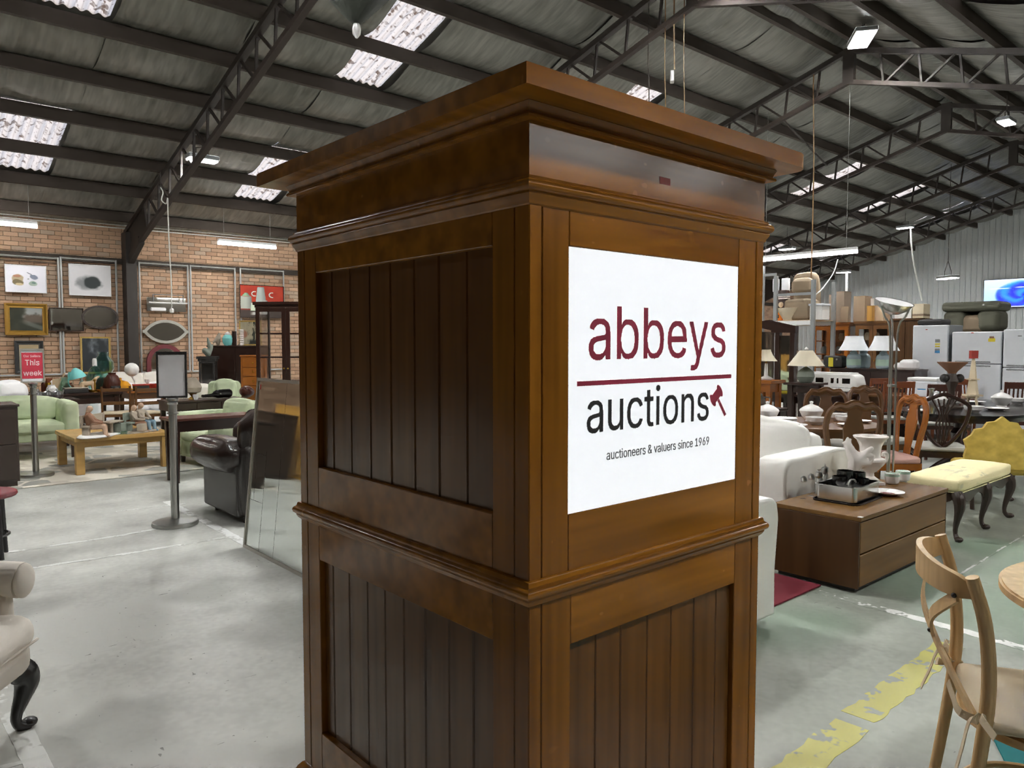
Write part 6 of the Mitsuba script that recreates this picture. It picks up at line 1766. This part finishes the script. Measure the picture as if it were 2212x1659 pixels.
for k, px in enumerate((1674, 1695)):
    d = ray(px, 743); t = (XR + .7) / d[0]
    place('white_speaker', ('white speaker on a thin post above the rack, left of two', 'white speaker on a thin post above the rack, right of two')[k], 'speaker', [('post', cyl((0, 0, 0), (0, 0, .62), .02, n=8), 'mat_china_cream'), ('box', rbox(-.05 - .02 * k, .05 + .02 * k, -.05, .05, .60, .86, .01), 'mat_fridge_white')], (XR + .7, d[1] * t, ZS), FACE_X, 'white speakers on the rack')
for k, (px, w, d_, h, m) in enumerate(((1652, .25, .3, .22, 'mat_cardboard'), (1730, .30, .3, .17, 'mat_cardboard'))):
    d = ray(px, 743); t = (XR + .4) / d[0]
    place('carton', ('tan carton on the lower rack shelf beside the podium', 'tan carton wrapped in clear film on the lower rack shelf')[k], 'box', carton(w, d_, h, m), (XR + .4, d[1] * t, zs - .734), FACE_X)
racked('grey_crate', 'white drawer unit and crate at the right of the rack', 'crate', [('body', rbox(-.12, .12, -.15, .15, 0, .26, .008), 'mat_white_plastic'), ('tray', rbox(-.14, .14, -.17, .15, .26, .30, .008), 'mat_fridge_white')], 1769, dx=.3)

# the screen on the gable wall
a = gx(2127, 606, GABLE_X - .15); b = gx(2127, 665, GABLE_X - .15)
hh = a[2] - b[2]; ww = hh * 1.74


def swirl(u, v):
    n = fb(u, v, 2.2, 3, 3)
    c = mixc(np.array([.62, .80, .99]), (.80, .88, 1.0), v)
    d = np.hypot((u - .70) * 1.25, v - .36)
    a_ = np.arctan2(v - .36, u - .70)
    s = .5 + .5 * np.sin(a_ * 3 + d * 17 + n * 5)
    m_ = sst(.62, .48, d + (n - .5) * .25)
    c = mixc(c, (.10, .55, .98), m_)
    c = mixc(c, (.03, .12, .95), m_ * s * .95)
    c = mixc(c, (.92, .97, 1.0), sst(.012, .006, np.abs(v - .66 - .05 * u)) * sst(.04, .06, u) * sst(.80, .7, u))
    return mixc(c, (.75, .80, .98), sst(.045, .035, v))


f, c = face(ww, hh, swirl, 0, 70, 44)
f.apply_translation((0, -.031, 0))
scr = mikit.ply(f, 'mat_black', False, color=c)
scr['emitter'] = {'type': 'area', 'radiance': {'type': 'mesh_attribute', 'name': 'vertex_color'}}
place('wall_screen', 'wide screen showing blue swirls on the grey gable wall', 'screen', [('screen', scr, ''), ('bezel', box(-.02, ww + .02, -.03, .02, -.03, hh + .02), 'mat_black'), ('bracket', box(ww * .3, ww * .7, .02, .115, hh * .3, hh * .7), 'mat_steel')], (GABLE_X - .15, a[1], b[2]), FACE_X)

# ropes and cables
def rope(label, pts, r, m, extra=(), name='rope', cat_='rope'):
    place(name, label, cat_, [('line', tube(spline(pts, 4), r, 6), m)] + list(extra))


pt = gx(1757, 200, 13.8)
rope('orange-brown rope hanging from the third truss to the storage rack', [(13.8, pt[1], chord_top(pt[1]) - .1), pt, gd(1758, 350, 13.9), gd(1755, 500, 13.9), gd(1752, 600, 13.9)], .012, 'mat_rope')
for k, (px, py0, py1) in enumerate(((1437, 60, 240), (1478, 20, 255), (1401, 70, 200))):
    pt = gx(px, py0, 9.05)
    rope(('thin brown rope above the podium, middle of three', 'thin brown rope above the podium, right of three', 'thin grey cord above the podium, left of three')[k], [(9.05, pt[1], chord_top(pt[1]) - .05), pt, gx(px - 1, (py0 + py1) / 2, 9.05), gx(px + 1, py1, 9.05), gx(px + 1, 420, 9.05)], .008, 'mat_rope' if k < 2 else 'mat_steel')
pt = gx(1456, 60, 9.1)
tg = gx(1452, 166, 9.1)
rope('brown rope ending in a white counterweight above the podium', [(9.1, pt[1], chord_top(pt[1]) - .05), pt, gx(1457, 150, 9.1)], .011, 'mat_rope', [('counterweight', xf(rbox(-.04, .04, -.03, .03, -.09, .09, .012), tg, rz=.6, ry=.25), 'mat_white_plastic')])
rope('white lit cable falling from the LED lamp to the boxes on the wardrobe', [gd(1967, 492, 24.6), gd(1969, 530, 24.6), gd(1976, 580, 24.6), gd(1992, 650, 24.6)], .03, 'mat_cord_white', name='cable', cat_='cable')
rope('short white cable below the small LED lamp above the cartons', [gd(1829, 588, 28.1), gd(1829, 610, 28.1), gd(1828, 640, 28.1)], .05, 'mat_cord_white', name='cable', cat_='cable')
rope('thin slack cable from the long tube lamp to the rack', [gd(1810, 560, 15), gd(1800, 590, 15), gd(1775, 625, 14.2), gd(1757, 640, 13.9)], .012, 'mat_cord_white', name='cable', cat_='cable')
p = gd(782, -40, 7.6)
pt = chord_top(p[1])
place('roof_funnel', 'dark fabric funnel with a pale tip hanging under the roof, top of the photo', 'funnel', [('cone', lathe([(.035, 0), (.09, .04), (.40, .36), (.46, .52), (.44, .54), (.001, .5)], 20), 'mat_dark_green'), ('tip', lathe([(.012, -.14), (.04, -.10), (.045, -.05), (.03, .01)], 14), 'mat_white_plastic'), ('cord', [tube([(s * .40, 0, .52), (s * .62, 0, pt + .02 - gd(770, 55, 7.6)[2])], .008, 6) for s in (-1, 1)], 'mat_steel')], gd(770, 52, 7.6), .72)

# ------------------------------------------------------------------ near right: bentwood chair and round table
def strap(path, w, t, nrm):
    """a flat band along path: width w across, thickness t along nrm"""
    P = np.asarray(path, float); T_ = np.gradient(P, axis=0); T_ /= np.linalg.norm(T_, axis=1, keepdims=True)
    N = np.asarray(nrm, float); N = np.broadcast_to(N, P.shape).copy(); N -= T_ * (N * T_).sum(1, keepdims=True); N /= np.linalg.norm(N, axis=1, keepdims=True)
    B = np.cross(T_, N)
    W_ = np.broadcast_to(np.asarray(w, float), (len(P),))[:, None]
    R = np.stack([P + B * W_ / 2 + N * t / 2, P - B * W_ / 2 + N * t / 2, P - B * W_ / 2 - N * t / 2, P + B * W_ / 2 - N * t / 2], 1)
    V = R.reshape(-1, 3); F = []
    for i in range(len(P) - 1):
        for j_ in range(4):
            q = (j_ + 1) % 4
            F += [(i * 4 + j_, i * 4 + q, i * 4 + 4 + q), (i * 4 + j_, i * 4 + 4 + q, i * 4 + 4 + j_)]
    e = (len(P) - 1) * 4
    F += [(0, 2, 1), (0, 3, 2), (e, e + 1, e + 2), (e, e + 2, e + 3)]
    m = trimesh.Trimesh(V, np.array(F), process=False)
    trimesh.repair.fix_normals(m)
    return m


BC = []
for s in (-1, 1):
    post = spline([(s * .215, .255, 0), (s * .212, .225, .20), (s * .208, .195, .44), (s * .212, .185, .60), (s * .222, .20, .76), (s * .232, .235, .885)], 6)
    BC.append(('back_post', tube(post, np.interp(np.linspace(0, 1, len(post)), [0, .5, 1], [.015, .0185, .0165]), 12), 'mat_bentwood'))
    BC.append(('leg', tube(spline([(s * .20, -.19, 0), (s * .195, -.185, .22), (s * .185, -.17, .435)], 5), [.014] * 6 + [.016] * 5, 10), 'mat_bentwood'))
cr = spline([(-.235, .215, .845), (-.20, .264, .852), (-.12, .306, .858), (0, .322, .860), (.12, .306, .858), (.20, .264, .852), (.235, .215, .845)], 6)
wd = np.interp(np.linspace(0, 1, len(cr)), [0, .15, .5, .85, 1], [.030, .062, .078, .062, .030])
BC.append(('crest_rail', strap(cr, wd, .016, (0, 1, 0)), 'mat_bentwood', 60))
for s in (-1, 1):
    pa = spline([(s * .205, .262, .825), (s * .09, .300, .735), (0, .285, .655), (-s * .10, .245, .565), (-s * .200, .197, .475)], 6)
    BC.append(('cross_strap', strap(pa, .034, .008, (0, 1, 0)), 'mat_bentwood', 60))
BC.append(('bolt', ball((0, .292, .655), .007, 1), 'mat_steel'))
BC.append(('bolt', [ball((s * .205, .270, .825), .007, 1) for s in (-1, 1)], 'mat_steel'))
st = sa.scale(sg.Point(0, 0).buffer(.225, 24), 1.0, .96)
BC.append(('seat', fuse(prism(st, .022, .432), prism(st.buffer(-.012), .006, .452)), 'mat_bentwood'))
BC.append(('stretcher', [tube([(.19 * math.cos(t), .19 * math.sin(t) + .01, .20) for t in np.linspace(0, 2 * PI, 33)[:-1]], .010, 8, closed=True)], 'mat_bentwood'))
bo = np.array([2.16, .66]) + .228 * np.array([.883, .47]) - .235 * np.array([-.47, .883])
place('bentwood_chair', 'light bentwood cross-back chair with a curved crest, lower right of the photo', 'chair', BC, (bo[0], bo[1], .012), .489)
SP = [('pad', cushion(-.20, .20, -.20, .19, .0, .045, .022, .012, seed=3), 'mat_linen')]
for s in (-1, 1):
    k0 = np.array([s * .205, .17, .03])
    SP.append(('tie', [strap(spline([k0, k0 + (s * .03, .055, .03), k0 + (s * .05, .08, -.05), k0 + (s * .07, .10, -.12)], 4), .022, .002, (0, 1, .3)), strap(spline([k0, k0 + (s * .05, .04, .04), k0 + (s * .11, .02, .02)], 4), .022, .002, (0, 1, .3)), strap(spline([k0, k0 + (-s * .03, .07, .01), k0 + (-s * .08, .08, .03), k0 + (-s * .13, .085, .05)], 4), .022, .002, (0, 1, .3))], 'mat_linen'))
    SP.append(('>knot', ball(k0 + (0, .03, .01), .014, 1), 'mat_linen'))
place('seat_pad', 'linen seat pad tied with bows to the bentwood chair', 'cushion', SP, (bo[0], bo[1], .4705), .489)
tc = gz(2170, 1312, .745)[:2] + rt[:2] * .53
place('oak_table', 'round pale oak table cut by the right edge of the photo', 'table', made([('top', fuse(prism(sg.Point(0, 0).buffer(.46, 40), .020, .722), prism(sg.Point(0, 0).buffer(.452, 40), .005, .742)), 'mat_bentwood'), ('pedestal', lathe([(.05, .06), (.045, .2), (.06, .4), (.05, .65), (.12, .722)], 20), 'mat_bentwood'), ('foot', [bar((0, 0, 0), (0, 1, 0), .05, .06) for _ in (0,)] and [xf(rbox(-.03, .03, 0, .38, 0, .06, .012), (0, 0, 0), rz=a) for a in (.3, .3 + PI / 2, .3 + PI, .3 + 1.5 * PI)], 'mat_bentwood')]), (tc[0], tc[1], .012))
place('teal_rug', 'teal rug under the bentwood chair and the oak table', 'rug', [(None, xf(box(-.75, .80, -.95, .34, .001, .011), (tc[0] - .1, tc[1] - .05, 0), rz=.489), 'mat_teal', False)])
